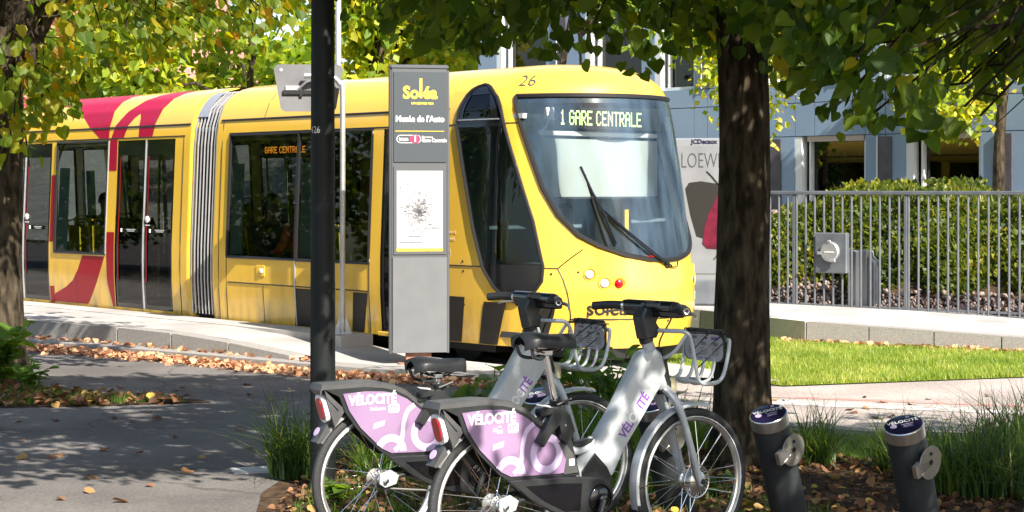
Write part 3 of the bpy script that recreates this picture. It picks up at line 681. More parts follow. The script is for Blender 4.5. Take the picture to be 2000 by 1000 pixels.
for far, par in ((False, cg), (True, cf)):
    fl = (lambda p: Vector((p.x, -p.y, p.z))) if far else (lambda p: p)
    pts = [fl(TP(ip(CL, z), z, .004)) for z in zr(.6, 2.845)] + [fl(TP(ip(CR, z), z, .004)) for z in reversed(zr(.6, 2.845))]
    mb = MB(); mb.tube(pts, .02, 6); mb.build('gasket', M['black'], par, True)
    # solid black surrounds: top arch rim, lower quarter and divider
    mb = MB(); mb.grid([[fl(TP(ip(CL, z) + (ip(CR, z) - ip(CL, z)) * t, z, .006)) for t in np.linspace(0, 1, 7)] for z in zr(.6, .985)])
    mb.build('lower_panel', M['blackgloss'], par, True)
    mb = MB(); mb.grid([[fl(TP(ip(CL, z) + (ip(CR, z) - ip(CL, z)) * t, z, .008)) for t in np.linspace(0, 1, 7)] for z in zr(2.40, 2.50)]); mb.build('divider_bar', M['blackgloss'], par, True)
    pts = []
    for z in zr(2.46, 2.845): a, b = ip(CL, z), ip(CR, z); pts.append((z, a + .03, b - .03))
    mb = MB(); tt = []
    for z, a, b in pts: tt.append([fl(TP(a + (b - a) * t, z, .009)) for t in (0, .10)]); 
    mb.grid(tt); tt = []
    for z, a, b in pts: tt.append([fl(TP(a + (b - a) * t, z, .009)) for t in (.9, 1)])
    mb.grid(tt); mb.grid([[fl(TP(a + (b - a) * t, z, .009)) for t in np.linspace(0, 1, 7)] for z, a, b in [p for p in pts if p[0] > 2.73]])
    mb.build('arch_rim', M['blackgloss'], par, True)
    mb = MB(); mb.tube([fl(TP(-.45, 2.475, .018)), fl(TP(-.1, 2.475, .018)), fl(TP(.09, 2.475, .018))], .008, 6); mb.build('grab_rail', M['galv'], par, True)
# panel seams
def seam(pts, r=.006, par=tram, name='panel_seam', m='black', mirror=True):
    mb = MB(); P = [TP(q, z, .001) for q, z in pts]; mb.tube(P, r, 5); mb.build(name, M[m], par)
    if mirror: mb = MB(); mb.tube([Vector((p.x, -p.y, p.z)) for p in P], r, 5); mb.build(name, M[m], par)
seam([(q, .955) for q in np.linspace(QB, .404, 12)]); seam([(.404, .955), (.45, 1.03), (.49, 1.09), (.532, 1.148)]); seam([(.404, .955), (.424, .852), (.44, .72), (.448, .624), (.456, .48), (.456, .155)])
seam([(q, .45) for q in np.linspace(.456, 1.544, 24)], mirror=False); seam([(q, 2.43) for q in np.linspace(.125, .235, 4)]); seam([(q, 2.43) for q in np.linspace(QB, -.48, 4)])
mb = MB()
for q, z in ((-.30, .55), (-.32, 1.0), (-.31, .9), (.37, .90), (.5, .92), (.56, .40), (1.44, .40), (1.5, .92), (1.0, .42)):
    p = TP(q, z, 0); n = (TP(q, z, 1) - p); mb.lathe([(.012, 0), (.012, .004)], p, n, 8)
mb.build('fixing_bolts', M['black'], tram)
# lights on the nose
for q, z, kind in ((.556, .90, 'w'), (.624, .812, 'w'), (.696, .808, 'r')):
    for mir in (False, True):
        p = TP(q if not mir else 2 - q, z, 0); n = TP(q if not mir else 2 - q, z, 1) - p; n = Vector((n.x, n.y, 0)).normalized(); ax = (n * .6 + Vector((1, 0, 0)) * .4).normalized()
        mb = MB(); mb.ring(p + n * .002, n, .062, .010, 24, 6); hl = mb.build('headlight' if kind == 'w' else 'tail_light', M['yellow'], tram, True)
        mb = MB(); mb.lathe([(.06, -.006), (.058, .004), (0, .005)], p, n, 20); mb.build('recess', mat('lamp_recess_amber', (.45, .2, .01), .4) if 'rec' not in M else M['rec'], hl)
        mb = MB(); c = p + n * .004 - Vector((0, 1, 0)) * .012; mb.lathe([(.042, 0), (.042, .008), (.03, .018), (0, .022)], c, n, 20); mb.build('lens', M['lampglass' if kind == 'w' else 'redlens'], hl, True)
# nose lettering (bent onto the shell)
def nose_text(body_, size, q0, z0, m, bold=0., xs=1., sign=1):
    n = ip(NN, z0); w = 1.2
    ds = (TP(q0 + .01, z0) - TP(q0 - .01, z0)).length / .02
    return text(body_, size, M[m], tram, None, bold=bold, xs=xs, ext=0.0, bend=lambda p: TP(q0 + p.x / ds, z0 + p.y, .004 + p.z))
nose_text('soléa', .20, .63, .555, 'charcoal', .003); nose_text('26', .17, .235, 2.862, 'ink', 0, 1.15); nose_text('20', .10, .155, 2.845, 'signyel', 0)
M['printpale'] = mat('pale_print', (.85, .62, .35), .5)
nose_text('m', .17, 1.33, .66, 'printpale', .004)
# charcoal slanted stripes on the skirt
def qstripe(rows, m='charcoal', name='painted_stripe', off=.004, par=tram, mirror=False, n=6):
    mb = MB(); g = []
    zs = sorted({z for z, a, b in rows} | {z for z in ZR if rows[0][0] < z < rows[-1][0]})
    A = [(z, a) for z, a, b in rows]; B = [(z, b) for z, a, b in rows]
    for z in zs: a, b = ip(A, z), ip(B, z); g.append([TP(a + (b - a) * t / n, z, off) for t in range(n + 1)])
    mb.grid(g)
    if mirror: mb.grid([[Vector((p.x, -p.y, p.z)) for p in r] for r in g])
    return mb.build(name, M[m], par, True)
qstripe([(.155, .87 - S0 - .08, 1.264 - S0), (.63, .87 - S0, 1.345 - S0)])
qstripe([(.155, -.093, .082), (.595, .005, .135)]); qstripe([(.155, .212, .345), (.36, .23, .364), (.655, .25, .392)])

# modules -----------------------------------------------------------
ZW0, ZW1 = .93, 2.415
def module(s0, s1, opens, name):
    """side shell with real openings; opens = list of (s0, s1, z0, z1)"""
    mb = MB(); zs = sorted({.15, .35, .6, .8, 1.0, 1.4, 1.9, 2.2, 2.5, 2.6, 2.7, 2.8, 2.87, 2.93, 2.97, 3.0, 3.03, 3.05, 3.07} | {z for o in opens for z in o[2:]}); ss = sorted({s0, s1} | {v for o in opens for v in o[:2]})
    for i in range(len(ss) - 1):
        for j in range(len(zs) - 1):
            sm, zm = (ss[i] + ss[i + 1]) / 2, (zs[j] + zs[j + 1]) / 2
            if any(o[0] < sm < o[1] and o[2] < zm < o[3] for o in opens): continue
            for far in (False, True): mb.grid([[SP(s, z, 0, far) for s in (ss[i], ss[i + 1])] for z in (zs[j], zs[j + 1])])
    mb.add([SP(s0, 3.07), SP(s1, 3.07), SP(s1, 3.07, 0, True), SP(s0, 3.07, 0, True)], [(0, 1, 2, 3)])
    return mb.build(name, M['yellow'], tram, True, 28)
FRONT = [(-3.07, -1.66, ZW0, ZW1), (-1.645, -.27, ZW0, ZW1), (-.07, .72, .19, ZW1)]
REAR = [(-5.73, -4.32, .19, 2.40), (-7.36, -5.98, .88, 2.40), (-9.05, -7.52, .19, 2.40), (-10.7, -9.3, .88, 2.40), (-13.4, -11.0, .88, 2.40)]
module(-3.36, 1.0, FRONT, 'front_car_shell'); module(-14, -3.98, REAR, 'rear_car_shell')
# rounded yellow end of each car
for s, d in ((-3.36, -1), (-3.98, 1)):
    mb = MB(); rows = []
    for z in [.15, .6, 1.0, 1.7, 2.4, 2.6, 2.8, 2.93, 3.0, 3.05]:
        rows.append([SP(s + d * .10 * math.sin(a), z, -.10 * (1 - math.cos(a))) for a in np.linspace(0, math.pi / 2, 5)])
    mb.grid(rows); mb.grid([[Vector((p.x, -p.y, p.z)) for p in r] for r in rows]); mb.build('car_end_moulding', M['yellow'], tram, True)
# bellows
mb = MB(); ring = lambda z: z
ss = np.linspace(-3.93, -3.41, 29); prof = [.17, .6, 1.2, 1.8, 2.4, 2.6, 2.8, 2.92, 2.98]
rows = []
for k, s in enumerate(ss):
    o = -.035 - (.05 if k % 4 in (2, 3) else 0.0) - (.0 if k % 2 else .01)
    rows.append([SP(s, z, o) for z in prof] + [SP(s, z, o, True) for z in reversed(prof)])
mb.grid(rows); bl = mb.build('bellows', M['bellows'], tram)
for k in range(7):
    s = -3.93 + .52 * (k + .5) / 7
    mb = MB(); P = [SP(s, z, -.024) for z in np.linspace(.2, 2.97, 14)]; P2 = [SP(s, z, -.028, True) for z in np.linspace(2.97, .2, 14)]
    mb.tube(P + P2, .012, 6); mb.build('fold_rib', M['galv'] if k % 2 == 0 else M['bellowsroof'], bl, True)
mb = MB(); mb.grid([[SP(s, z, -.012) for s in (-3.90, -3.66)] for z in (2.66, 2.75, 2.85, 2.93, 2.99)]); mb.build('roof_flap', M['bellowsroof'], bl, True)
# seams along the sides
def sseam(a, b, z, r=.007, m='black'):
    for far in (False, True): mb = MB(); mb.tube([SP(a, z, .001, far), SP(b, z, .001, far)], r, 5); mb.build('panel_seam', M[m], tram)
sseam(-3.3, 1.0, 2.60, .013); sseam(-14, -4.0, 2.575, .013); sseam(-3.1, 1.0, 2.435, .008); sseam(-14, -4.1, 2.43, .008)
sseam(-3.05, -.27, .62); 
def vseam(s, z0, z1, r=.006, m='black'):
    mb = MB(); mb.tube([SP(s, z, .001) for z in np.linspace(z0, z1, 8)], r, 5); return mb.build('panel_seam', M[m], tram)
vseam(-3.08, .16, 2.43); vseam(-1.652, .16, .93); vseam(-.265, .16, .93); vseam(-4.12, .16, 2.43); vseam(-3.25, .16, 2.58)
for s_ in (-2.4, -1.1, .35, -4.9, -6.3, -7.9, -9.4): vseam(s_, 2.61, 3.02, .004)
for s_ in (-6.75, -2.3): vseam(s_, .16, .60, .004)
# windows
def window(s0, s1, z0, z1, g='glass', rim=.022):
    pr = None
    for far in (False, True):
        mb = MB(); mb.grid([[SP(s, z, -.012, far) for s in (s0, s1)] for z in np.linspace(z0, z1, 6)]); pn = mb.build('window', M[g], tram, True)
        P = [SP(s0, z, -.002, far) for z in np.linspace(z0, z1, 8)] + [SP(s1, z, -.002, far) for z in np.linspace(z1, z0, 8)]
        mb = MB(); mb.tube(P + [P[0]], rim, 6); mb.build('frame', M['black'], pn, True)
        # mint coloured inner reveal on the left jamb
        mb = MB(); mb.grid([[SP(s, z, -.03 - k * .10, far) for k, s in enumerate((s0 + .03, s0 + .13))] for z in np.linspace(z0 + .03, z1 - .35, 5)]); mb.build('inner_jamb', M['mint'], pn, True)
for o in FRONT[:2] + REAR[1:2] + REAR[3:]: window(*o)
mb = MB(); mb.tube([SP(-1.652, z, .004) for z in np.linspace(.16, 2.41, 12)], .011, 6); mb.build('window_mullion', M['galv'], tram, True)
for s in (-5.965, -7.375):
    mb = MB(); mb.tube([SP(s, z, .004) for z in np.linspace(.88, 2.40, 10)], .008, 6); mb.build('window_trim', M['galv'], tram, True)
mb = MB(); mb.tube([SP(s, .872, .004) for s in (-7.36, -5.98)], .008, 6); mb.build('window_trim', M['galv'], tram)
mb = MB(); mb.tube([SP(-.262, z, .004) for z in np.linspace(.95, 2.40, 10)], .008, 6); mb.build('window_trim', M['galv'], tram, True)
# doors
def door(s0, s1, z0, z1, far=False, strips=True):
    d = empty('door'); d.parent = tram; mid = (s0 + s1) / 2; leaves = [(s0, mid - .006), (mid + .006, s1)] if s1 - s0 > 1 else [(s0, s1)]
    for a, b in leaves:
        mb = MB(); w = .055
        for (p, q, zz0, zz1) in ((a, a + w, z0, z1), (b - w, b, z0, z1), (a + w, b - w, z1 - .2, z1), (a + w, b - w, z0, z0 + .06)):
            mb.grid([[SP(s, z, -.010, far) for s in (p, q)] for z in np.linspace(zz0, zz1, 6)])
        mb.build('leaf_frame', M['blackgloss'], d, True)
        mb = MB(); mb.grid([[SP(s, z, -.014, far) for s in (a + w, b - w)] for z in np.linspace(z0 + .06, z1 - .2, 8)]); mb.build('pane', M['doorglass'], d, True)
        if strips and not far:
            mb = MB(); mb.grid([[SP(s, z, -.006, far) for s in (a + .062, a + .088)] for z in np.linspace(z0 + .35, z1 - .22, 8)]); mb.build('red_edge_strip', M['darkred'], d, True)
            mb = MB(); mb.grid([[SP(s, z, -.005, far) for s in (a + .14, b - .12)] for z in (1.185, 1.24)]); st = mb.build('sticker', M['blackgloss'], d)
            
            for zz_, ww_ in ((1.224, .22), (1.203, .17)): mb = MB(); mb.box(SP((a + b) / 2 + .04, zz_, -.003), (ww_, .002, .010)); mb.build('sticker_line', M['sticker'], st)
            mb = MB(); mb.tube([SP((a + b) / 2 - .19, 1.19, -.003), SP((a + b) / 2 - .19, 1.235, -.003)], .012, 6); mb.build('sticker_icon', M['white'], st)
    if strips and not far:
        mb = MB(); c = SP(mid + .09, 1.36, -.008); mb.lathe([(.045, 0), (.045, .012), (.03, .02), (0, .02)], c, (0, -1, 0), 16); mb.build('push_button', M['white'], d, True)
        mb = MB(); mb.box(SP(mid + .09, 1.285, -.004), (.12, .002, .014)); mb.build('button_label', M['white'], d)
    mb = MB(); mb.tube([SP(mid, z, -.004, far) for z in np.linspace(z0, z1, 8)], .012, 6); mb.build('centre_seal', M['galv'] if not far else M['black'], d, True)
    return d
for far in (False, True):
    door(*REAR[0], far); door(*REAR[2], far); door(*FRONT[2], far, strips=False)
# red livery of the rear car
def spatch(rows, m, name='painted_stripe', off=.003, par=tram, n=3):
    return qstripe([(z, a - S0, b - S0) for z, a, b in rows], m, name, off, par, n=n)
spatch([(2.43, -5.92, -5.60), (2.60, -5.85, -5.52), (2.70, -5.75, -5.42), (2.76, -5.68, -5.30)], 'red')
spatch([(2.43, -5.22, -4.88), (2.60, -5.24, -4.85), (2.70, -5.27, -4.82), (2.76, -5.32, -4.80)], 'red')
spatch([(2.76, -5.68, -4.80), (2.87, -5.52, -4.76), (2.95, -5.40, -4.74), (3.02, -5.25, -4.72), (3.06, -5.1, -4.72)], 'red')
spatch([(2.43, -6.2, -5.98), (2.58, -6.5, -5.99), (2.72, -6.75, -6.0), (2.85, -7.1, -6.02), (2.93, -7.6, -6.03), (3.06, -8.2, -6.05)], 'red')
spatch([(2.43, -9.6, -9.1), (3.06, -9.4, -8.9)], 'red')
spatch([(.19, -7.45, -6.46), (.30, -7.36, -6.36), (.40, -7.05, -6.28), (.50, -6.85, -6.20), (.65, -6.70, -6.10), (.85, -6.58, -5.99)], 'darkred')
spatch([(.19, -5.80, -5.745), (.50, -5.92, -5.745), (.9, -5.94, -5.745), (1.18, -5.94, -5.745)], 'darkred'); spatch([(2.0, -5.94, -5.745), (2.42, -5.94, -5.745)], 'red')
spatch([(1.02, -7.50, -7.39), (1.95, -7.50, -7.39)], 'darkred')
spatch([(.17, -7.5, -7.38), (.40, -7.5, -7.38)], 'darkred')
for a, b in ((-1.64, -1.15), (-.55, -.29)): spatch([(.16, a - .05, b - .09), (.60, a, b)], 'charcoal')
# fuel-cap like flap and step by the front door
for s in (-2.35, -1.0):
    mb = MB(); c = SP(s, .78, .003); mb.box(c, (.17, .012, .13), ch=.004); fl = mb.build('flap', M['yellow'], tram)
    mb = MB(); mb.box(c + Vector((.03, -.012, 0)), (.06, .016, .05), ch=.006); mb.build('catch', M['white'], fl)
mb = MB(); mb.box((.34, -1.21, .17), (.8, .06, .045), ch=.006); mb.build('door_step', M['yellow'], tram)
# underframe, bogie skirts
mb = MB(); mb.box((-6.2, 0, .12), (15.5, 1.9, .14)); mb.box((2.2, 0, .10), (1.3, 1.5, .12)); mb.build('underframe', M['black'], tram)
for s in (-.9, .9, -5, -10):
    for y in (-.72, .72):
        mb = MB(); mb.lathe([(.28, -.05), (.29, -.04), (.29, .04), (.26, .05)], (s, y, .19), (0, 1, 0), 24); mb.build('wheel', M['black'], tram, True)
# floor, ceiling, inner lining
mb = MB(); mb.box((-6, 0, .27), (16.2, 2.3, .06)); mb.box((2.2, 0, .5), (1.1, 1.6, .06)); mb.build('floor', M['intdark'], tram)
mb = MB(); mb.box((-6, 0, 2.50), (16.2, 2.16, .05)); mb.build('ceiling', M['interior'], tram)
mb = MB(); mb.box((1.02, 0, 1.4), (.05, 2.1, 2.2)); mb.build('cab_bulkhead', mat('cab_wall_blue_grey', (.24, .31, .38), .6), tram)
mb = MB()
for a, b in ((-3.3, -.27), (-14, -9.1), (-7.5, -5.75)):
    for y in (-1.10, 1.10): mb.box(((a + b) / 2, y, .58), (b - a, .04, .56))
mb.build('wall_lining', M['intdark'], tram)
# seats
def seat(s, y, back):
    o = empty('passenger_seat'); o.parent = tram; o.location = (s, y, .30)
    mb = MB(); mb.box((0, 0, .42), (.44, .42, .08), ch=.02); mb.build('cushion', M['intdark'], o)
    mb = MB(); mb.add([(back * .20, -.21, .42), (back * .20, .21, .42), (back * .30, .21, .95), (back * .30, -.21, .95), (back * .24, -.21, .42), (back * .24, .21, .42), (back * .34, .21, .95), (back * .34, -.21, .95)], [(0, 1, 2, 3), (7, 6, 5, 4), (0, 4, 5, 1), (3, 2, 6, 7), (0, 3, 7, 4), (1, 5, 6, 2)]); mb.build('backrest', M['seat'], o)
    mb = MB(); mb.tube(smooth_path([(back * .30, -.2, .9), (back * .33, -.19, 1.02), (back * .33, .19, 1.02), (back * .30, .2, .9)], 4), .014, 6); mb.build('grab_handle', M['rail'], o, True)
    mb = MB(); mb.tube([(0, 0, 0), (0, 0, .4)], .04, 8); mb.build('pedestal', M['intdark'], o, True)
for s, y, b in ((-2.55, -.85, -1), (-1.55, -.85, 1), (-.8, -.85, -1), (-2.55, .85, -1), (-1.2, .85, 1), (-6.9, -.85, -1), (-6.35, -.85, -1), (-6.9, .85, -1), (-6.3, .85, 1), (-9.8, -.85, -1), (-10.4, .85, 1)): seat(s, y, b)
for s, y in ((-5.35, -.75), (-4.75, -.55), (-8.2, -.7), (-6.0, .5), (.45, -.6), (-3.0, .3)):
    mb = MB(); mb.tube(smooth_path([(s, y, .3), (s, y, 1.9), (s + .06, y, 2.2), (s + .22, y, 2.42)], 5), .018, 8); mb.build('handrail', M['rail'], tram, True)
# inside display in the front car
dsp = empty('interior_display'); dsp.parent = tram; dsp.location = (-2.72, -.55, 2.24)
mb = MB(); mb.box((0, 0, 0), (.95, .06, .20), ch=.01); mb.build('housing', M['intdark'], dsp)
F5 = {'1': '00100 01100 00100 00100 00100 00100 01110', 'G': '01110 10001 10000 10111 10001 10001 01110', 'A': '01110 10001 10001 11111 10001 10001 10001', 'R': '11110 10001 10001 11110 10100 10010 10001',
      'E': '11111 10000 10000 11110 10000 10000 11111', 'C': '01110 10001 10000 10000 10000 10001 01110', 'N': '10001 11001 10101 10101 10011 10001 10001', 'T': '11111 00100 00100 00100 00100 00100 00100', 'L': '10000 10000 10000 10000 10000 10000 11111', ' ': '00000 ' * 7}
def led(txt, pitch, M4, m, parent, name='led_text', dot=.86, gap=1, tall=1.0):
    mb = MB(); x = 0
    for ch in txt:
        g = F5[ch].split()
        for r_, row in enumerate(g):
            for c_, b in enumerate(row):
                if b == '1':
                    h = pitch * dot / 2; cx, cy = (x + c_) * pitch, (3 - r_) * pitch * tall
                    mb.add([M4 @ Vector((cx + a * h, cy + b_ * h * tall, 0)) for a, b_ in ((-1, -1), (1, -1), (1, 1), (-1, 1))], [(0, 1, 2, 3)])
        x += 5 + gap - (3 if ch == ' ' else 0)
    return mb.build(name, m, parent)
led('GARE CENTRALE', .0115, frame_mat((-.42, -.034, 0), (1, 0, 0), (0, 0, 1)), M['ledo'], dsp)
# destination display behind the windscreen
dd = empty('destination_display'); dd.parent = tram; dd.location = (2.28, 0, 2.50)
mb = MB(); mb.box((-.03, 0, 0), (.05, 1.62, .26), ch=.01); mb.build('housing', M['blackgloss'], dd)
led('1 GARE CENTRALE', .0146, frame_mat((.001, -.72, -.01), (0, 1, 0), (0, 0, 1)), M['led'], dd, tall=1.5, dot=.93)
# blind, wiper, cab fittings
mb = MB(); mb.box((2.25, -.09, 1.97), (.012, 1.70, .60)); bd = mb.build('roller_blind', M['blind'], tram)
mb = MB(); mb.box((2.22, -.09, 2.325), (.05, 1.74, .05), ch=.008); mb.build('blind_rail', M['white'], bd)
mb = MB(); mb.box((2.26, -.09, 1.665), (.02, 1.70, .02)); mb.build('hem_bar', M['intdark'], bd)
mb = MB(); mb.box((2.27, -.87, 2.52), (.06, .10, .13), ch=.01); mb.tube([(2.27, -.88, 2.46), (2.25, -.9, 2.38), (2.2, -.94, 2.33)], .008, 6); mb.build('cab_camera', M['white'], tram)
mb = MB(); mb.prism([(1.5, -.95), (1.5, .95)] + [(S0 + (TP(q, .95).x - S0) * .88, TP(q, .95).y * .86) for q in np.linspace(1.8, .2, 17)], .86, .97, lambda p, t: (p[0], p[1], t)); mb.box((1.9, 0, .66), (.4, 1.5, .38)); mb.build('dashboard', mat('dashboard_blue_grey', (.17, .23, .31), .6), tram)
mb = MB(); mb.box((1.55, -.1, 1.25), (.16, .5, .7), ch=.05); mb.box((1.68, -.1, .98), (.45, .5, .12), ch=.04); mb.build('driver_seat', M['intdark'], tram)
mb = MB(); mb.box((2.5, .02, 1.42), (.02, .05, .24)); mb.build('yellow_tag', M['rail'], tram)
mb = MB(); mb.box((2.7, .16, 1.03), (.06, .10, .07), ch=.01); mb.build('warning_lamp', M['redlens'], tram)
mb = MB(); mb.tube([(1.45, -.72, .6), (1.45, -.72, 2.3)], .014, 6); mb.build('cab_pole', M['mint'], tram, True)
mb = MB(); mb.box((1.45, -.76, 1.32), (.16, .03, .20), ch=.01); mb.box((1.40, -.76, 1.12), (.06, .03, .25)); mb.build('yellow_handle', M['rail'], tram)
wp = empty('wiper'); wp.parent = tram
def onscreen(q, z, o=.03): return TP(q, z, o)
piv = [TP(1.0, .985, .03), TP(.90, 1.10, .045), TP(.76, 1.32, .045), TP(.64, 1.56, .04)]
mb = MB(); mb.tube(smooth_path(piv, 5), .012, 6); mb.tube(smooth_path([p + Vector((0, .05, -.01)) for p in piv[:3]] + [piv[3]], 5), .009, 6); mb.build('arm', M['blackgloss'], wp, True)
mb = MB(); mb.tube([TP(.62 - .05 + .085 * t, 1.90 - .72 * t, .018) for t in np.linspace(0, 1, 12)], .011, 6); mb.build('blade', M['black'], wp, True)
mb = MB(); mb.tube([TP(.55, 1.98, .02), TP(.60, 1.72, .03), TP(.64, 1.56, .045)], .014, 6); mb.tube([TP(.64, 1.56, .045), TP(.70, 1.2, .03)], .013, 6); mb.build('blade_bracket', M['blackgloss'], wp, True)
mb = MB(); c = TP(1.0, .985, 0); mb.lathe([(.035, 0), (.03, .03), (0, .04)], c, (1, 0, 0), 12); mb.tube([c + Vector((.02, .0, -.02)), c + Vector((.02, .14, -.025)), c + Vector((.03, .14, .03))], .008, 6); mb.build('pivot', M['black'], wp, True)
# small operator print near the cab window
for i, (zz, ww) in enumerate(((1.30, .20), (1.23, .17))):
    for k in range(7):
        mb = MB(); h_ = random.uniform(.018, .036); mb.box(SP(1.08 - ww / 2 + ww * k / 6.0, zz, .004), (ww / 10, .001, h_)); mb.build('small_print', M['printpale'], tram)
mb = MB(); mb.ring(SP(1.07, 1.08, .003), (0, 1, 0), .045, (.010, .001), 20, 4); mb.build('printed_ring', M['printpale'], tram)

# passengers --------------------------------------------------------
def person(loc, rz, coat, label, scale=1.0):
    """seated figure: skinned body (one surface), jacket, trousers and hair as children"""
    root = empty('person', loc, rz, label, 'person', 'tram passengers')
    def skin(name, joints, edges, m, sub=2):
        me = bpy.data.meshes.new(name); me.from_pydata([j[0] for j in joints], edges, []); o = bpy.data.objects.new(name, me); COL.objects.link(o)
        md = o.modifiers.new('skin', 'SKIN'); md.use_smooth_shade = True
        for i, j in enumerate(joints): sv = me.skin_vertices[0].data[i]; sv.radius = j[1]; sv.use_root = (i == 0)
        sb = o.modifiers.new('sub', 'SUBSURF'); sb.levels = sub; sb.render_levels = sub
        me.materials.append(m); o.parent = root; return o
    # x forward, z up from the floor; pelvis on the seat at .50
    J = [((0, 0, .56), (.13, .16)), ((-.02, 0, .78), (.115, .155)), ((0, 0, .98), (.12, .17)), ((.01, 0, 1.10), (.06, .065)), ((.03, 0, 1.17), (.058, .06)), ((.045, 0, 1.27), (.10, .082)), ((.04, 0, 1.36), (.085, .072)),
         ((0, .19, 1.03), (.06, .06)), ((.08, .23, .80), (.046, .046)), ((.30, .18, .72), (.036, .036)), ((.38, .16, .72), (.03, .042)), ((0, -.19, 1.03), (.06, .06)), ((.08, -.23, .80), (.046, .046)), ((.30, -.18, .72), (.036, .036)), ((.38, -.16, .72), (.03, .042)),
         ((.08, .10, .55), (.09, .09)), ((.44, .12, .54), (.065, .065)), ((.46, .12, .10), (.042, .042)), ((.58, .12, .05), (.04, .03)), ((.08, -.10, .55), (.09, .09)), ((.44, -.12, .54), (.065, .065)), ((.46, -.12, .10), (.042, .042)), ((.58, -.12, .05), (.04, .03))]
    Ed = [(0, 1), (1, 2), (2, 3), (3, 4), (4, 5), (5, 6), (2, 7), (7, 8), (8, 9), (9, 10), (2, 11), (11, 12), (12, 13), (13, 14), (0, 15), (15, 16), (16, 17), (17, 18), (0, 19), (19, 20), (20, 21), (21, 22)]
    skin('body', J, Ed, M['skin'])
    Jk = [(p, (r[0] * 1.22 + .012, r[1] * 1.22 + .012)) for p, r in [J[i] for i in (0, 1, 2, 7, 8, 9, 11, 12, 13)]]
    skin('jacket', Jk, [(0, 1), (1, 2), (2, 3), (3, 4), (4, 5), (2, 6), (6, 7), (7, 8)], coat)
    Jt = [(p, (r[0] * 1.15 + .012, r[1] * 1.15 + .012)) for p, r in [J[i] for i in (0, 15, 16, 17, 19, 20, 21)]]
    skin('trousers', Jt, [(0, 1), (1, 2), (2, 3), (0, 4), (4, 5), (5, 6)], M['trousers'])
    mb = MB(); rows = []
    for t in np.linspace(0, 1, 7):
        a = t * 1.9; rows.append([(.022 + (-.012 * t) + .112 * math.sin(a) * math.cos(u) * (1.0 if math.cos(u) < .3 or t < .55 else .75), .092 * math.sin(a) * math.sin(u), 1.315 + .125 * math.cos(a)) for u in np.linspace(0, 2 * math.pi, 17)])
    mb.grid(rows); mb.build('hair', M['hair'], root, True)
    mb = MB(); mb.tube([(.15, 0, 1.30), (.165, 0, 1.265), (.15, 0, 1.25)], [.012, .017, .008], 8); mb.build('nose', M['skin'], root, True)
    root.scale = (scale,) * 3; return root
TRZ = math.atan2(TF.y, TF.x)
def intram(s, y): p = T0 + TL * (1.2 + y) + TF * s; return (p.x, p.y, .27)
person(intram(-2.62, -.86), TRZ, M['coat_dark'], 'passenger in dark coat seated by the front car window')
person(intram(-1.93, -.88), TRZ + math.pi, M['coat_orange'], 'passenger in orange-red jacket seated behind the front car window')
person(intram(-6.3, -.5), TRZ, M['coat_dark'], 'passenger in dark clothing seated behind the rear car window')
person(intram(-8.6, .3), TRZ, M['trousers'], 'dark passenger seen through the rear car door beside the left trunk')

# ================================================================== STREET FURNITURE
# dark lamp post
LP = Vector((-1.115, 10.56, gz(10.56)))
lamp = empty('lamp_post', LP, 0, 'dark green-black lamp post standing in front of the tram', 'lamp post')
mb = MB(); mb.lathe([(.0735, 0), (.0735, 1.2), (.072, 1.24), (.068, 3), (.05, 6.5)], n=28); mb.build('shaft', M['poledark'], lamp, True)
mb = MB(); mb.lathe([(.11, -.02), (.11, .012), (.085, .03), (.075, .05)], n=24); mb.build('base_flange', M['poledark'], lamp, True)
mb = MB(); mb.grid([[(.0755 * math.sin(a), -.0755 * math.cos(a), z) for a in np.linspace(-.35, .75, 8)] for z in (.55, .93)]); hd = mb.build('service_door', M['poledark'], lamp, True)
mb = MB(); mb.lathe([(.009, 0), (.009, .004)], (.0765 * math.sin(.55), -.0765 * math.cos(.55), .89), (.5, -.85, 0), 10); mb.build('lock', M['black'], hd)
mb = MB(); mb.tube(smooth_path([(0, 0, 6.4), (0, -.05, 6.8), (0, -.5, 7.0), (0, -1.0, 7.05)], 5), .04, 10); mb.build('arm', M['poledark'], lamp, True)
mb = MB(); mb.box((0, -1.25, 7.05), (.22, .55, .10), ch=.03); mb.build('lamp_head', M['poledark'], lamp)
text('426', .058, M['white'], lamp, None, bend=lambda p: Vector((.0725 * math.sin((p.x - .042) / .0725), -.0725 * math.cos((p.x - .042) / .0725), 2.115 + p.y)), xs=.8)

# platform mirror on bent tube
mr = empty('platform_mirror', (-1.87, 19.78, .163), R(4), 'grey back of a platform mirror on a bent steel pole', 'mirror')
zt = 1.75 + (370 - 148) * 19.78 / 3500 - .163
mb = MB(); mb.tube(smooth_path([(0, 0, 0), (0, 0, .9), (0, 0, zt - .26), (-.03, 0, zt - .09), (-.12, 0, zt - .01), (-.22, 0, zt), (-.42, 0, zt)], 6), .030, 12); mb.build('pole', M['galv'], mr, True)
mb = MB(); mb.box((0, 0, .006), (.20, .16, .012)); mb.build('base_plate', M['galv'], mr)
for sx in (-1, 1):
    mb = MB(); mb.prism([(sx * .03, .012), (sx * .095, .012), (sx * .03, .20)], -.005, .005, lambda p, t: (p[0], t, p[1])); mb.build('gusset', M['galv'], mr)
def rr(w0, w1, h, r, n=5):
    """rounded trapezoid: top half-width w0, bottom half-width w1"""
    out = []
    for cx, cz, a0 in ((w0 - r, h / 2 - r, 0), (-w0 + r, h / 2 - r, 90), (-w1 + r, -h / 2 + r, 180), (w1 - r, -h / 2 + r, 270)):
        out += [(cx + r * math.cos(R(a0 + 90 * i / n)), cz + r * math.sin(R(a0 + 90 * i / n))) for i in range(n + 1)]
    return out
mc = Vector((-.38, .10, zt - .13))
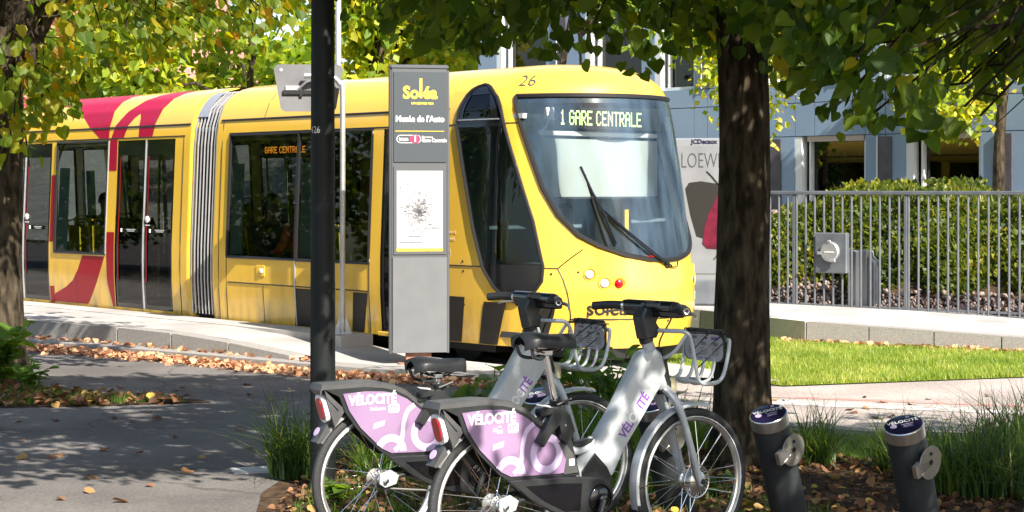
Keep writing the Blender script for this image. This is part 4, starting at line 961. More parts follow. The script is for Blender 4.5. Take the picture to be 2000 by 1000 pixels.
mb = MB(); mb.prism(rr(.38, .31, .52, .06), 0, .03, lambda p, t: (mc.x + p[0], mc.y + t, mc.z + p[1])); ml = mb.build('mirror_shell', M['mirrorback'], mr)
mb = MB(); mb.prism(rr(.35, .28, .46, .05), .03, .034, lambda p, t: (mc.x + p[0], mc.y + t, mc.z + p[1])); mb.build('mirror_glass', M['chrome'], ml)
mb = MB(); mb.box(mc + Vector((-.02, -.014, -.05)), (.52, .026, .045)); mb.box(mc + Vector((-.08, -.02, -.075)), (.03, .02, .05)); mb.build('bracket_bar', M['black'], ml)
mb = MB(); mb.tube([mc + Vector((-.12, -.02, -.03)), mc + Vector((-.02, -.08, .06)), Vector((-.25, 0, zt - .02))], .014, 8); mb.box(mc + Vector((-.16, -.015, 0)), (.18, .01, .05)); mb.build('clamp_arm', M['galv'], ml, True)
mb = MB(); mb.lathe([(.016, 0), (.016, .004)], mc + Vector((-.30, 0, .20)), (0, -1, 0), 10); mb.build('cap', M['white'], ml)

# catenary pole beyond the tram
cp = empty('catenary_pole', (-2.47, 25.5, .1), 0, 'slim pale grey overhead-line pole rising behind the tram', 'pole')
mb = MB(); mb.lathe([(.075, 0), (.075, .4), (.045, .45), (.040, 7.5)], n=16); mb.build('mast', M['galv'], cp, True)
mb = MB(); mb.tube([(0, 0, 6.6), (.6, -1.0, 6.7), (1.5, -1.9, 6.7)], .025, 8); mb.build('bracket', M['galv'], cp, True)

# stop totem
tot = empty('stop_sign', (-.945, 18.27, -.034), R(11), 'tall grey tram-stop sign with route map and stop name', 'sign')
W2 = .305
mb = MB(); mb.box((0, .06, 1.585), (2 * W2 - .03, .13, 2.88), ch=.012); mb.build('core', M['signframe'], tot)
for sx in (-1, 1):
    mb = MB(); mb.tube([(sx * (W2 - .012), .02, .115), (sx * (W2 - .012), .02, 3.0)], .020, 8, flat=1.0); mb.build('edge_profile', M['signframe'], tot, True)
mb = MB(); mb.box((0, .06, 3.03), (2 * W2, .15, .05), ch=.018); mb.build('top_cap', M['signframe'], tot)
mb = MB(); mb.box((0, .07, .06), (.26, .06, .13)); mb.box((0, .07, .008), (.42, .2, .016)); mb.build('foot', mat('rusty_foot', (.22, .10, .06), .8, col2=(.35, .2, .15), nscale=8), tot)
def face(name, x0, x1, z0, z1, m, y=-.012, par=tot, t=.008):
    mb = MB(); mb.box(((x0 + x1) / 2, y, (z0 + z1) / 2), (x1 - x0, t, z1 - z0), ch=.0025); return mb.build(name, m, par)
up = face('name_panel', -.265, .275, 2.06, 2.98, M['signgrey'])
mp_ = face('map_frame', -.265, .275, 1.12, 2.02, M['signframe']); lo = face('lower_panel', -.275, .285, .12, 1.09, M['signlow'])
ppr = face('map_sheet', -.235, .24, 1.155, 1.975, M['paper'], -.0175, mp_, .003)
face('map_footer', -.235, .24, 1.155, 1.185, M['signyel'], -.0195, ppr, .002)
face('rule', -.25, .255, 2.375, 2.381, M['signyel'], -.0175, up, .002)
def tt(s, size, x, z, m, xs=1., bold=0., al='CENTER', par=up, y=-.0172): return text(s, size, M[m], par, frame_mat((x, y, z), (1, 0, 0), (0, 0, 1)), xs=xs, bold=bold, align=al)
tt('So', .175, -.008, 2.765, 'signyel', .92, .006, 'RIGHT'); tt('éa', .175, .036, 2.765, 'signyel', .92, .006, 'LEFT'); mb = MB(); mb.box((.014, -.0178, 2.815), (.026, .002, .20)); mb.build('lettering', M['signyel'], up)
tt('UN SERVICE M2A', .030, .03, 2.66, 'signyel', 1, .001); tt("Musée de l'Auto", .088, .005, 2.50, 'white', .86, .0022)
tt('Direction', .030, .022, 2.318, 'white', 1, 0, 'LEFT'); tt('Gare Centrale', .052, .022, 2.283, 'white', .85, .0012, 'LEFT')
mb = MB(); mb.prism([(p[0] - .11, p[1] + 2.297) for p in rr(.125, .125, .082, .04)], -.0165, -.0175, lambda p, t: (p[0], t, p[1])); mb.build('route_badge', M['white'], up)
mb = MB(); mb.prism([(p[0] - .113, p[1] + 2.297) for p in rr(.116, .116, .070, .034)], -.0176, -.0182, lambda p, t: (p[0], t, p[1])); mb.build('route_badge_field', M['signgrey'], up)
mb = MB(); mb.prism([(p[0] - .045, p[1] + 2.297) for p in rr(.052, .052, .080, .035)], -.0184, -.019, lambda p, t: (p[0], t, p[1])); mb.build('route_number_field', M['signred'], up)
tt('tram', .062, -.163, 2.297, 'white', .8, .001, y=-.0186); tt('1', .08, -.045, 2.297, 'white', 1, .003, y=-.0195)
mb = MB(); mb2 = MB()
rnd = random.Random(4)
for k in range(420):
    a = rnd.uniform(0, 6.28); r_ = abs(rnd.gauss(0, .115)); x = r_ * math.cos(a) * 1.0; z = 1.56 + r_ * math.sin(a) * 1.1; L_ = rnd.uniform(.01, .045); th = rnd.choice((0, .5, -.6, 1.57, .9))
    if abs(x) < .21: mb2.box((x, -.0193, z), (L_, .001, .0045), M=Matrix.Rotation(th, 3, 'Y'))
for k in range(15):
    x = rnd.gauss(0, .07); z = 1.58 + rnd.gauss(0, .09); mb.box((x, -.0196, z), (rnd.uniform(.016, .045), .001, .009))
for x, z, w in ((-.2, 1.80, .025), (-.2, 1.75, .03), (-.09, 1.245, .24), (-.05, 1.305, .13), (.12, 1.39, .16), (.0, 1.75, .03), (.05, 1.68, .03)): mb.box((x, -.0196, z), (w, .001, .006))
for k in range(420):
    x, z = rnd.uniform(-.22, .22), rnd.uniform(1.3, 1.95); mb2.box((x, -.0192, z), (rnd.uniform(.008, .03), .001, .003), M=Matrix.Rotation(rnd.uniform(-1, 1), 3, 'Y'))
mb.build('map_labels', M['ink'], ppr)['kind'] = 'stuff'; mb2.build('map_lines', M['mapgrey'], ppr)['kind'] = 'stuff'

# ================================================================== BICYCLES
def rounded_prism(poly, half, ch, fn):
    """prism with chamfered rims: poly in (u,w), thickness 2*half"""
    c = Vector((sum(p[0] for p in poly) / len(poly), sum(p[1] for p in poly) / len(poly))); n = len(poly); mb = MB()
    def inset(p): d = Vector(p) - c; return c + d * max(.3, 1 - ch / max(d.length, 1e-6))
    layers = [([inset(p) for p in poly], -half), (poly, -half + ch), (poly, half - ch), ([inset(p) for p in poly], half)]
    vs = [fn(p, t) for pl, t in layers for p in pl]; fs = [tuple(reversed(range(n))), tuple(range(3 * n, 4 * n))]
    for k in range(3): fs += [(k * n + i, k * n + (i + 1) % n, (k + 1) * n + (i + 1) % n, (k + 1) * n + i) for i in range(n)]
    return mb.add(vs, fs)
BF = lambda p, t: (p[0], t, p[1])
def near(y0, y1=None): return lambda p, t: (p[0], t, p[1])
def wheel(root, u, name, dyn):
    w = empty(name); w.parent = root; w.location = (u, 0, .35); w.rotation_euler = (0, R(17 if dyn else 40), 0)
    mb = MB(); mb.ring((0, 0, 0), (0, 1, 0), .3275, (.0225, .0215), 64, 10); mb.build('tyre', M['tyre'], w, True)
    mb = MB(); mb.ring((0, 0, 0), (0, 1, 0), .296, (.011, .012), 64, 8); mb.build('rim', M['alu'], w, True)
    mb = MB(); mb.ring((0, 0, 0), (0, 1, 0), .3085, (.003, .0218), 64, 6); mb.build('reflective_ring', M['white'], w, True)
    mb = MB()
    for sgn in (-1, 1):
        for i in range(14):
            a = 2 * math.pi * (i + .25 * sgn) / 14; b = a + (.55 if i % 2 else -.55)
            mb.tube([(.042 * math.cos(a), sgn * .032, .042 * math.sin(a)), (.288 * math.cos(b), 0, .288 * math.sin(b))], .0016, 4, False)
    mb.build('spokes', M['chrome'], w)
    mb = MB(); pr = [(.02, -.055), (.045, -.036), (.045, -.030), (.022, -.024), (.022, .024), (.045, .030), (.045, .036), (.02, .055)]
    if dyn: pr = [(.015, -.055), (.05, -.042), (.052, -.030), (.044, -.024), (.044, .024), (.052, .030), (.05, .042), (.015, .055)]
    mb.lathe(pr, axis=(0, 1, 0), n=20); mb.build('hub', M['alu'], w, True)
    if dyn:
        mb = MB()
        for i in range(24):
            a = 2 * math.pi * i / 24; mb.box((.055 * math.cos(a), -.034, .055 * math.sin(a)), (.05, .004, .004), M=Matrix.Rotation(-a + .5, 3, 'Y'))
        mb.ring((0, -.034, 0), (0, 1, 0), .078, .0035, 32, 5); mb.build('brake_disc', M['alu'], w)
    else:
        mb = MB(); mb.ring((0, -.046, 0), (0, 1, 0), .034, (.008, .004), 24, 5)
        for i in range(18): a = 2 * math.pi * i / 18; mb.box((.044 * math.cos(a), -.046, .044 * math.sin(a)), (.008, .004, .006), M=Matrix.Rotation(-a, 3, 'Y'))
        mb.build('sprocket', M['bikegrey'], w)
    return w
def bike(loc, yaw, sad, steer, label, number):
    root = empty('bicycle', loc, yaw, label, 'bicycle', 'rental bicycles at the docking posts')
    wheel(root, 0, 'rear_wheel', False)
    # frame -------------------------------------------------------
    dt = [(.825, .985), (.895, 1.005), (.94, .975), (.965, .90), (.945, .845), (.70, .525), (.635, .42), (.56, .385), (.46, .40), (.43, .45), (.475, .50), (.535, .575), (.66, .745)]
    fr = rounded_prism(dt, .037, .013, BF).build('frame', M['silver'], root, True, 40)
    mb = MB(); mb.tube(smooth_path([(.45, 0, .45), (.40, 0, .56), (.335, 0, .775)], 4), .024, 12); mb.build('seat_tube', M['silver'], fr, True)
    mb = MB(); mb.tube(smooth_path([(.405, 0, .565), (.45, 0, .553), (.51, 0, .565), (.545, 0, .60)], 5), .02, 10); mb.build('bridge_tube', M['silver'], fr, True)
    rounded_prism([(.43, .565), (.47, .552), (.53, .57), (.545, .59), (.50, .585), (.45, .578)], .022, .004, lambda p, t: (p[0], t, p[1] + .016)).build('step_pad', M['bikeblack'], fr)
    for sg in (-1, 1):
        mb = MB(); mb.tube([(.47, sg * .035, .41), (.25, sg * .06, .39), (0, sg * .068, .355)], .013, 8); mb.build('chain_stay', M['bikeblack'], fr, True)
    rounded_prism([(-.03, .385), (.03, .40), (.075, .37), (.06, .33), (0, .315), (-.03, .335)], .006, .002, lambda p, t: (p[0], t - .075, p[1])).build('dropout_plate', M['silver'], fr)
    mb = MB(); mb.lathe([(.011, 0), (.011, .02), (.006, .024)], (0, -.08, .35), (0, -1, 0), 8); mb.build('axle_nut', M['chrome'], fr)
    rounded_prism([(.455, .46), (.53, .54), (.60, .47), (.635, .405), (.57, .37), (.46, .39)], .047, .004, BF).build('motor_cover', M['bikeblack'], fr)
    # chain case and crank
    cc = rounded_prism([(.01, .465), (.12, .462), (.29, .455), (.42, .447), (.53, .432), (.585, .395), (.60, .345), (.585, .295), (.54, .26), (.47, .245), (.36, .262), (.23, .312), (.11, .385)], .017, .008, lambda p, t: (p[0], t - .083, p[1])).build('chain_case', M['bikeblack'], root, True, 30)
    rounded_prism([(.10, .435), (.30, .43), (.41, .42), (.40, .30), (.32, .30), (.2, .36)], .0022, .001, lambda p, t: (p[0], t - .1015, p[1])).build('case_inset', M['blackgloss'], cc)
    mb = MB(); mb.ring((.515, -.1, .34), (0, 1, 0), .062, .005, 28, 6); mb.lathe([(.056, 0), (.05, .004), (.022, .006), (.022, .03), (.012, .034)], (.515, -.1, .34), (0, -1, 0), 24); mb.build('chainring', M['blackgloss'], cc, True)
    crank = empty('crank'); crank.parent = root
    mb = MB(); mb.tube([(.515, -.128, .34), (.455, -.135, .18)], [.016, .012], 8); mb.build('arm', M['bikeblack'], crank, True); mb = MB(); mb.tube([(.515, .10, .34), (.575, .11, .50)], [.016, .012], 8); mb.build('arm', M['bikeblack'], crank, True)
    for (u, y, w) in ((.455, -.19, .18), (.575, .165, .50)):
        mb = MB(); mb.box((u, y, w), (.095, .085, .022), ch=.006); pd = mb.build('pedal', M['bikeblack'], crank)
        mb = MB(); mb.box((u + .0485, y, w), (.003, .06, .012)); mb.build('reflector', mat('amber_reflector', (.6, .25, .01), .2) if 'amb' not in M else M['amb'], pd)
    mb = MB(); P = smooth_path([(.01, -.048, .395), (.2, -.055, .335), (.34, -.06, .275)], 8); mb.tube(P, .0055, 5); mb.tube(smooth_path([(.0, -.048, .31), (.2, -.055, .285), (.4, -.06, .262)], 6), .0055, 5); mb.build('chain', M['alu'], root)
    # rear skirt ---------------------------------------------------
    sk = empty('rear_skirt'); sk.parent = root
    o_ = [(-.325, .81), (-.30, .822), (-.10, .815), (.0, .805), (.06, .792), (.125, .762), (.19, .71), (.25, .67), (.33, .66), (.38, .62), (.43, .45), (.29, .452), (.03, .462), (-.02, .492), (-.14, .604), (-.205, .69), (-.235, .765)]
    for sg in (-1, 1):
        rounded_prism(o_, .006, .002, lambda p, t, sg=sg: (p[0], sg * .056 + t, p[1])).build('side_shell', M['bikeblack'], sk)
        pn = [(-.218, .778), (-.10, .784), (.0, .778), (.06, .765), (.125, .735), (.19, .685), (.25, .645), (.315, .60), (.345, .545), (.35, .47), (.29, .468), (.04, .478), (-.015, .505), (-.125, .61), (-.185, .695)]
        lp = rounded_prism(pn, .003, .001, lambda p, t, sg=sg: (p[0], sg * .0655 + t, p[1])).build('printed_panel', M['lilac'], sk)
        rounded_prism([(.30, .61), (.335, .61), (.385, .55), (.415, .465), (.33, .462), (.345, .53)], .002, .0008, lambda p, t, sg=sg: (p[0], sg * .0685 + t, p[1])).build('dark_field', M['bikegrey'], lp)
        if sg == -1:
            Y = -.0705
            T = lambda s_, sz, u, w, m='white', xs=1., b=0., pr=lp: text(s_, sz, M[m], pr, frame_mat((u, Y, w), (1, 0, 0), (0, 0, 1)), xs=xs, bold=b)
            T('VÉLOCITÉ', .064, -.062, .742, 'white', .88, .0022); 
            if sad < -.1: T('Mulhouse', .024, -.035, .697, 'white', .9, .0003)
            else:
                for (u_, w_, l_) in ((-.03, .687, .05), (-.02, .679, .03), (-.045, .697, .02), (-.02, .705, .018)): mb = MB(); mb.box((u_, -.0693, w_), (l_, .001, .005)); mb.build('printed_mark', M['white'], lp)
            mb = MB(); mb.prism([(p[0] + .052, p[1] + .694) for p in rr(.028, .028, .042, .009, 3)], -.0688, -.0695, BF); bg = mb.build('printed_badge', M['white'], lp)
            T('m', .05, .052, .700, 'lilac', 1.1, .001, bg)
            mb = MB(); mb.prism([(-.06, .60), (.0, .615), (.004, .64), (-.055, .628)], -.0688, -.0695, BF); mb.build('printed_tab', M['lilacpale'], lp)
            def band(cx, cz, ro, ri, a0, a1, n=28, ex=1.0):
                mb = MB(); mb.grid([[(cx + r_ * ex * math.cos(R(a0 + (a1 - a0) * i / n)), -.0693, cz + r_ * math.sin(R(a0 + (a1 - a0) * i / n))) for r_ in (ri, ro)] for i in range(n + 1)]); return mb.build('printed_ring', M['lilacpale'], lp)
            band(.235, .565, .090, .055, 0, 360); band(.035, .485, .085, .05, 0, 152)
            mb = MB(); C = smooth_path([(.165, 0, .705), (.125, 0, .675), (.105, 0, .62), (.098, 0, .56), (.085, 0, .515), (.055, 0, .49)], 6)
            rows = []
            for i, p in enumerate(C):
                d = (C[min(i + 1, len(C) - 1)] - C[max(i - 1, 0)]).normalized(); nn = Vector((-d.z, 0, d.x)) * .0115; rows.append([p + nn + Vector((0, -.0697, 0)), p - nn + Vector((0, -.0697, 0))])
            mb.grid(rows); mb.build('printed_stroke', M['lilacpale'], lp)
            mb = MB(); mb.box((.375, -.0712, .515), (.03, .001, .03)); mb.build('small_print', M['sticker'], lp)
    # rounded grey cover over the top
    tp_ = [(-.335, .80), (-.325, .83), (-.10, .832), (.0, .822), (.06, .808), (.125, .778), (.19, .728), (.25, .69)]
    rows = []
    for i, (u, w) in enumerate(tp_):
        rows.append([(u, -.064, w - .028), (u, -.064, w - .006), (u, -.05, w), (u, .05, w), (u, .064, w - .006), (u, .064, w - .028)])
    mb = MB(); mb.grid(rows); mb.add([(-.335, -.064, .80), (-.335, .064, .80), (-.238, .064, .70), (-.238, -.064, .70)], [(0, 1, 2, 3)]); mb.build('top_cover', M['bikegrey'], sk, True, 40)
    # back face with tail light
    mb = MB(); mb.add([(-.312, -.062, .80), (-.312, .062, .80), (-.255, .055, .62), (-.255, -.055, .62), (-.20, -.055, .70), (-.2, .055, .7)], [(0, 1, 2, 3), (0, 3, 4), (1, 5, 2)]); mb.build('tail_face', M['bikegrey'], sk)
    tl = empty('tail_light'); tl.parent = sk; tl.location = (-.284, -.005, .712); tl.rotation_euler = (0, R(-15), 0)
    mb = MB(); mb.prism(rr(.042, .042, .138, .040, 6), -.022, 0, lambda p, t: (t, p[0], p[1])); mb.build('housing', M['white'], tl)
    mb = MB(); mb.prism(rr(.027, .027, .108, .026, 6), -.028, -.0225, lambda p, t: (t, p[0], p[1])); mb.build('lens', M['redlens'], tl)
    # rear mudguard
    mb = MB(); rows = []
    for a in np.linspace(92, 148, 14): c_, s_ = math.cos(R(a)), math.sin(R(a)); rows.append([(r_ * c_, y, .35 + r_ * s_) for r_, y in ((.362, -.034), (.374, -.026), (.378, 0), (.374, .026), (.362, .034))])
    mb.grid(rows); rg = mb.build('rear_mudguard', M['bikegrey'], root, True)
    mb = MB(); mb.add([(-.33, -.035, .545), (-.33, .035, .545), (-.27, .035, .60), (-.27, -.035, .60), (-.34, -.035, .552), (-.34, .035, .552), (-.285, .035, .635), (-.285, -.035, .635)], [(0, 1, 2, 3), (7, 6, 5, 4), (0, 4, 5, 1), (3, 2, 6, 7), (0, 3, 7, 4), (1, 5, 6, 2)]); mb.build('flap', M['bikegrey'], rg)
    mb = MB(); mb.lathe([(.022, 0), (.022, .002)], (-.325, -.002, .60), (-.8, 0, .45), 16); mb.build('round_sticker', M['lilacpale'], rg)
    # wheel lock box beside the seat tube
    lb = rounded_prism([(.255, .765), (.30, .772), (.345, .735), (.375, .66), (.33, .60), (.30, .63), (.285, .70), (.235, .655), (.195, .60), (.165, .622), (.21, .69)], .022, .006, lambda p, t: (p[0], t - .082, p[1])).build('wheel_lock', M['bikeblack'], root, True, 30)
    mb = MB(); mb.box((.225, -.075, .755), (.085, .06, .035), ch=.008, M=Matrix.Rotation(R(-8), 3, 'Y')); kp = mb.build('keypad', M['bikeblack'], lb)
    mb = MB(); mb.add([(.187, -.102, .782), (.258, -.102, .772), (.258, -.05, .778), (.187, -.05, .788)], [(0, 1, 2, 3)]); mb.build('key_label', M['sticker'], kp)
    mb = MB(); mb.lathe([(.007, 0), (.005, .004)], (.315, -.103, .69), (0, -1, 0), 8); mb.build('rivet', M['chrome'], lb)
    # seat -----------------------------------------------------------
    st = empty('saddle'); st.parent = root; dz = sad
    ax = Vector((.335, 0, .775)); dirp = Vector((-.235, 0, .972)).normalized(); topp = ax + dirp * (.235 + dz)
    mb = MB(); mb.tube([ax - dirp * .05, topp], .0145, 12); mb.build('seat_post', M['chrome'], root, True)
    mb = MB(); mb.tube([ax - dirp * .02, ax + dirp * .02], .026, 12); mb.box(ax + Vector((.02, -.045, .005)), (.02, .03, .014)); mb.tube([ax + Vector((-.02, -.04, 0)), ax + Vector((.05, -.055, .025))], .006, 6); mb.build('seat_clamp', M['bikeblack'], root)
    prof = [(-.165, .040, .010), (-.155, .085, .024), (-.12, .098, .030), (-.06, .085, .024), (0, .058, .014), (.06, .038, .012), (.11, .030, .012), (.135, .024, .008), (.145, .010, .0)]
    rows = []; bt = topp + Vector((.02, 0, .055))
    for x, hw, up_ in prof:
        rows.append([bt + Vector((x, hw * math.sin(a) * 1.0, up_ + .022 * math.cos(a) * (1 if abs(a) < 1.6 else .6) - (.028 if abs(a) > 1.6 else 0) - .010 * abs(math.sin(a)))) for a in np.linspace(-2.4, 2.4, 13)])
    mb = MB(); mb.grid(rows); mb.build('cover', M['saddle'], st, True, 60)
    mb = MB()
    for sg in (-1, 1): mb.tube(smooth_path([bt + Vector((-.13, sg * .045, -.005)), bt + Vector((-.05, sg * .022, -.045)), bt + Vector((.03, sg * .02, -.045)), bt + Vector((.12, 0, -.01))], 4), .0045, 6)
    mb.box(topp + Vector((0, 0, .008)), (.05, .055, .03), ch=.006); mb.build('rails', M['chrome'], st)
    mb = MB(); mb.tube(smooth_path([bt + Vector((-.14, -.06, -.01)), bt + Vector((-.12, -.05, -.06)), bt + Vector((-.06, -.03, -.07)), bt + Vector((-.02, 0, -.045))], 4), .008, 6); mb.tube(smooth_path([bt + Vector((-.14, .06, -.01)), bt + Vector((-.12, .05, -.06)), bt + Vector((-.06, .03, -.07)), bt + Vector((-.02, 0, -.045))], 4), .008, 6); mb.build('elastomer', M['bikeblack'], st, True)
    # front end: everything that steers ----------------------------
    H0 = Vector((.925, 0, .90)); sax = Vector((-.42, 0, 1)).normalized()
    def stp(p):
        p = Vector(p); return H0 + Matrix.Rotation(steer, 3, sax) @ (p - H0)
    fk = empty('fork'); fk.parent = root; rotm = (Matrix.Translation(H0) @ Matrix.Rotation(steer, 4, sax) @ Matrix.Translation(-H0)); fk.matrix_local = rotm
    mb = MB(); mb.tube([(.865, 0, 1.045), (.905, 0, .95), (.965, 0, .80)], .03, 12); mb.build('head_tube', M['silver'], fr, True)
    mb = MB(); mb.tube([(.862, 0, 1.052), (.870, 0, 1.032)], .034, 14); mb.tube([(.96, 0, .81), (.969, 0, .79)], .032, 14); mb.build('headset', M['bikeblack'], fr, True)
    for sg in (-1, 1):
        mb = MB(); mb.tube(smooth_path([(.965, sg * .02, .805), (.99, sg * .05, .765), (1.035, sg * .058, .68), (1.10, sg * .058, .50), (1.152, sg * .062, .335)], 5), [.03 - .010 * i / 20 for i in range(21)], 10, flat=.72); mb.build('blade', M['silver'], fk, True)
        mb = MB(); mb.lathe([(.014, 0), (.013, .006)], (1.150, sg * .076, .352), (0, sg, 0), 12); mb.build('axle_cap', M['bikeblack'], fk)
    fw = wheel(fk, 1.15, 'front_wheel', True)
    mb = MB(); rows = []
    for a in np.linspace(74, 196, 30): c_, s_ = math.cos(R(a)), math.sin(R(a)); rows.append([(1.15 + r_ * c_, y, .35 + r_ * s_) for r_, y in ((.362, -.032), (.374, -.026), (.379, 0), (.374, .026), (.362, .032))])
    mb.grid(rows); fg = mb.build('front_mudguard', M['silver'], fk, True)
    mb = MB(); mb.add([(.775, -.03, .25), (.775, .03, .25), (.80, .034, .19), (.80, -.034, .19)], [(0, 1, 2, 3)]); mb.tube([(.79, -.03, .27), (.80, -.03, .20), (.80, .03, .2), (.79, .03, .27)], .008, 6); mb.build('mud_flap', M['bikeblack'], fg)
    mb = MB()
    for sg in (-1, 1): mb.tube([(.785, sg * .03, .36), (1.12, sg * .055, .352)], .0025, 5)
    mb.build('mudguard_stay', M['chrome'], fg)
    mb = MB(); mb.box((1.02, 0, .815), (.05, .05, .09), ch=.012); mb.build('front_lamp', mat('lamp_shell_cream', (.42, .38, .24), .5), fk)
    # stem and bar
    sm = rounded_prism([(.835, 1.045), (.905, 1.05), (.925, 1.085), (.905, 1.12), (.925, 1.165), (.94, 1.195), (.835, 1.195), (.81, 1.15)], .040, .010, BF).build('stem', M['bikeblack'], fk, True, 40)
    hb = empty('handlebar'); hb.parent = fk; hb.location = (.035, 0, 0)
    mb = MB(); mb.tube([(.862, -.165, 1.195), (.862, .165, 1.195)], .032, 14); mb.box((.868, -.02, 1.166), (.06, .37, .034), ch=.008); mb.build('display_bar', M['blackgloss'], hb, True)
    for sg in (-1, 1):
        mb = MB(); mb.tube(smooth_path([(.862, sg * .16, 1.195), (.855, sg * .20, 1.196), (.825, sg * .27, 1.196), (.785, sg * .335, 1.19)], 4), [.027] * 4 + [.021] * 9, 10); gp_ = mb.build('grip', M['saddle'], hb, True)
        mb = MB(); mb.ring((.784, sg * .336, 1.19), (-.5, sg * .85, 0), .012, .003, 16, 5); mb.build('end_ring', M['alu'], gp_)
        mb = MB(); mb.tube([(.862, sg * .155, 1.195), (.860, sg * .185, 1.196)], .029, 14); mb.build('bell_ring' if sg == 1 else 'collar', M['chrome'] if sg == 1 else M['bikeblack'], hb, True)
        mb = MB(); mb.tube(smooth_path([(.885, sg * .17, 1.185), (.905, sg * .22, 1.172), (.875, sg * .29, 1.165), (.845, sg * .335, 1.155)], 5), [.009] * 8 + [.006] * 8, 8); mb.build('brake_lever', M['alu'], hb, True)
    mb = MB(); mb.box((.838, -.05, 1.205), (.022, .10, .025), ch=.006); mb.lathe([(.012, 0), (.010, .014)], (.832, .012, 1.205), (-1, 0, 0), 10); mb.box((.85, -.02, 1.222), (.03, .07, .01), ch=.003); mb.build('controls', M['bikegrey'], hb)
    mb = MB()
    for sg in (-1, 1): mb.tube(smooth_path([(.88, sg * .17, 1.175), (.93, sg * .10, 1.13), (.925, sg * .03, 1.03), (.93, sg * .03, .93)], 6), .004, 6)
    mb.build('cables', M['black'], fk, True)
    # basket (frame mounted)
    bk_ = empty('basket'); bk_.parent = root; bk_.scale = (.77, 1, 1); bk_.location = (.205, 0, 0)
    for sg in (-1, 1):
        mb = MB(); mb.tube(smooth_path([(.915, sg * .035, 1.085), (.96, sg * .10, 1.085), (1.01, sg * .15, 1.08), (1.045, sg * .16, 1.035), (1.09, sg * .155, .90), (1.12, sg * .15, .845), (1.18, sg * .148, .83), (1.27, sg * .15, .835), (1.315, sg * .155, .875), (1.345, sg * .16, .97), (1.355, sg * .16, 1.03)], 4), .0105, 8); mb.build('side_hoop', M['silver'], bk_, True)
    for y in (-.075, 0, .075):
        mb = MB(); mb.tube(smooth_path([(1.10, y, .85), (1.16, y, .828), (1.26, y, .832), (1.31, y, .87), (1.34, y, .97), (1.35, y, 1.03)], 4), .009, 8); mb.build('slat_tube', M['silver'], bk_, True)
    mb = MB(); mb.tube([(1.355, -.16, 1.03), (1.355, .16, 1.03)], .0105, 8); mb.tube([(1.115, -.15, .845), (1.115, .15, .845)], .0105, 8); mb.tube(smooth_path([(1.02, -.15, 1.07), (.975, -.09, .98), (.965, 0, .95), (.975, .09, .98), (1.02, .15, 1.07)], 4), .009, 8); mb.build('cross_tube', M['silver'], bk_, True)
    mb = MB(); mb.prism(rr(.145, .145, .155, .035, 4), 1.328, 1.342, lambda p, t: (t, p[0], p[1] + 1.0)); pl = mb.build('info_plate', M['bikeblack'], bk_)
    mb = MB(); mb.prism(rr(.138, .138, .128, .045, 5), 1.3245, 1.3275, lambda p, t: (t, p[0], p[1] + .988)); pl2 = mb.build('info_sheet', M['paper'], pl)
    IM = lambda y, z: frame_mat((1.3238, y, z), (0, -1, 0), (0, 0, 1))
    
    for y_, w_, m_ in ((.095, .018, 'signred'), (.065, .03, 'mapgrey'), (-.02, .014, 'ink'), (-.08, .05, 'purple')): mb = MB(); mb.box((1.3236, y_, 1.034), (.001, w_, .012)); mb.build('print_mark', M[m_], pl2)
    for y in (.085, 0, -.085):
        mb = MB(); mb.box((1.3236, y, 1.006), (.001, .035, .016)); mb.build('pictogram', M['mapgrey'], pl2)
        for k, z in enumerate((.985, .975, .965, .955)): mb = MB(); mb.box((1.3236, y, z), (.001, .055 - .008 * (k % 2), .0035)); mb.build('print_line', M['mapgrey'], pl2)
    mb = MB(); mb.box((1.3236, 0, .936), (.001, .09, .004)); mb.build('print_line', M['purple'], pl2)
    mb = MB()
    for a, b in (((1.0, -.145, 1.075), (1.325, .13, 1.06)), ((1.0, .145, 1.075), (1.325, -.13, 1.06)), ((1.06, -.15, .99), (1.32, -.05, 1.065)), ((1.07, -.15, .96), (1.335, -.14, 1.06)), ((1.09, -.15, .90), (1.318, -.15, 1.02)), ((1.0, -.15, 1.08), (1.35, -.155, 1.06))): mb.tube([a, b], .0035, 5)
    mb.build('elastic_cord', M['black'], bk_)
    mb = MB()
    for y in (-.13, -.03, .06, .13): mb.ring((1.322, y, 1.062), (1, 0, 0), .011, .004, 12, 5)
    mb.build('cord_hook', M['bikeblack'], bk_)
    rounded_prism([(.945, 1.0), (.965, 1.0), (1.0, .84), (1.03, .80), (1.0, .77), (.965, .86)], .02, .005, BF).build('basket_mount', M['bikeblack'], fr)
    # printed name up the down tube
    d = Vector((.62, 0, .785)).normalized(); up_ = Vector((-.785, 0, .62)).normalized()
    for s_, t0, m in (('VÉL', -.085, 'purple'), ('OC', .0, 'white'), ('ITÉ', .075, 'purple')):
        p = Vector((.772, -.0376, .70)) + d * t0; text(s_, .066, M[m], fr, frame_mat(p, d, up_), xs=.85, bold=.0015)
    ds = Vector((.30, 0, -.95)).normalized(); us = Vector((.95, 0, .30)).normalized()
    if number: text(number, .034, M['ink'], fr, frame_mat((.392, -.0245, .60), ds, us), xs=.95)
    return root
bike((-.077, 7.96, 0), R(35), 0.0, R(2), 'silver and lilac rental bicycle with raised saddle, nearest the camera', '871980')
bike((-.65, 8.68, 0), R(31), -.185, R(1), 'silver and lilac rental bicycle with lowered saddle beside the lamp post', '')

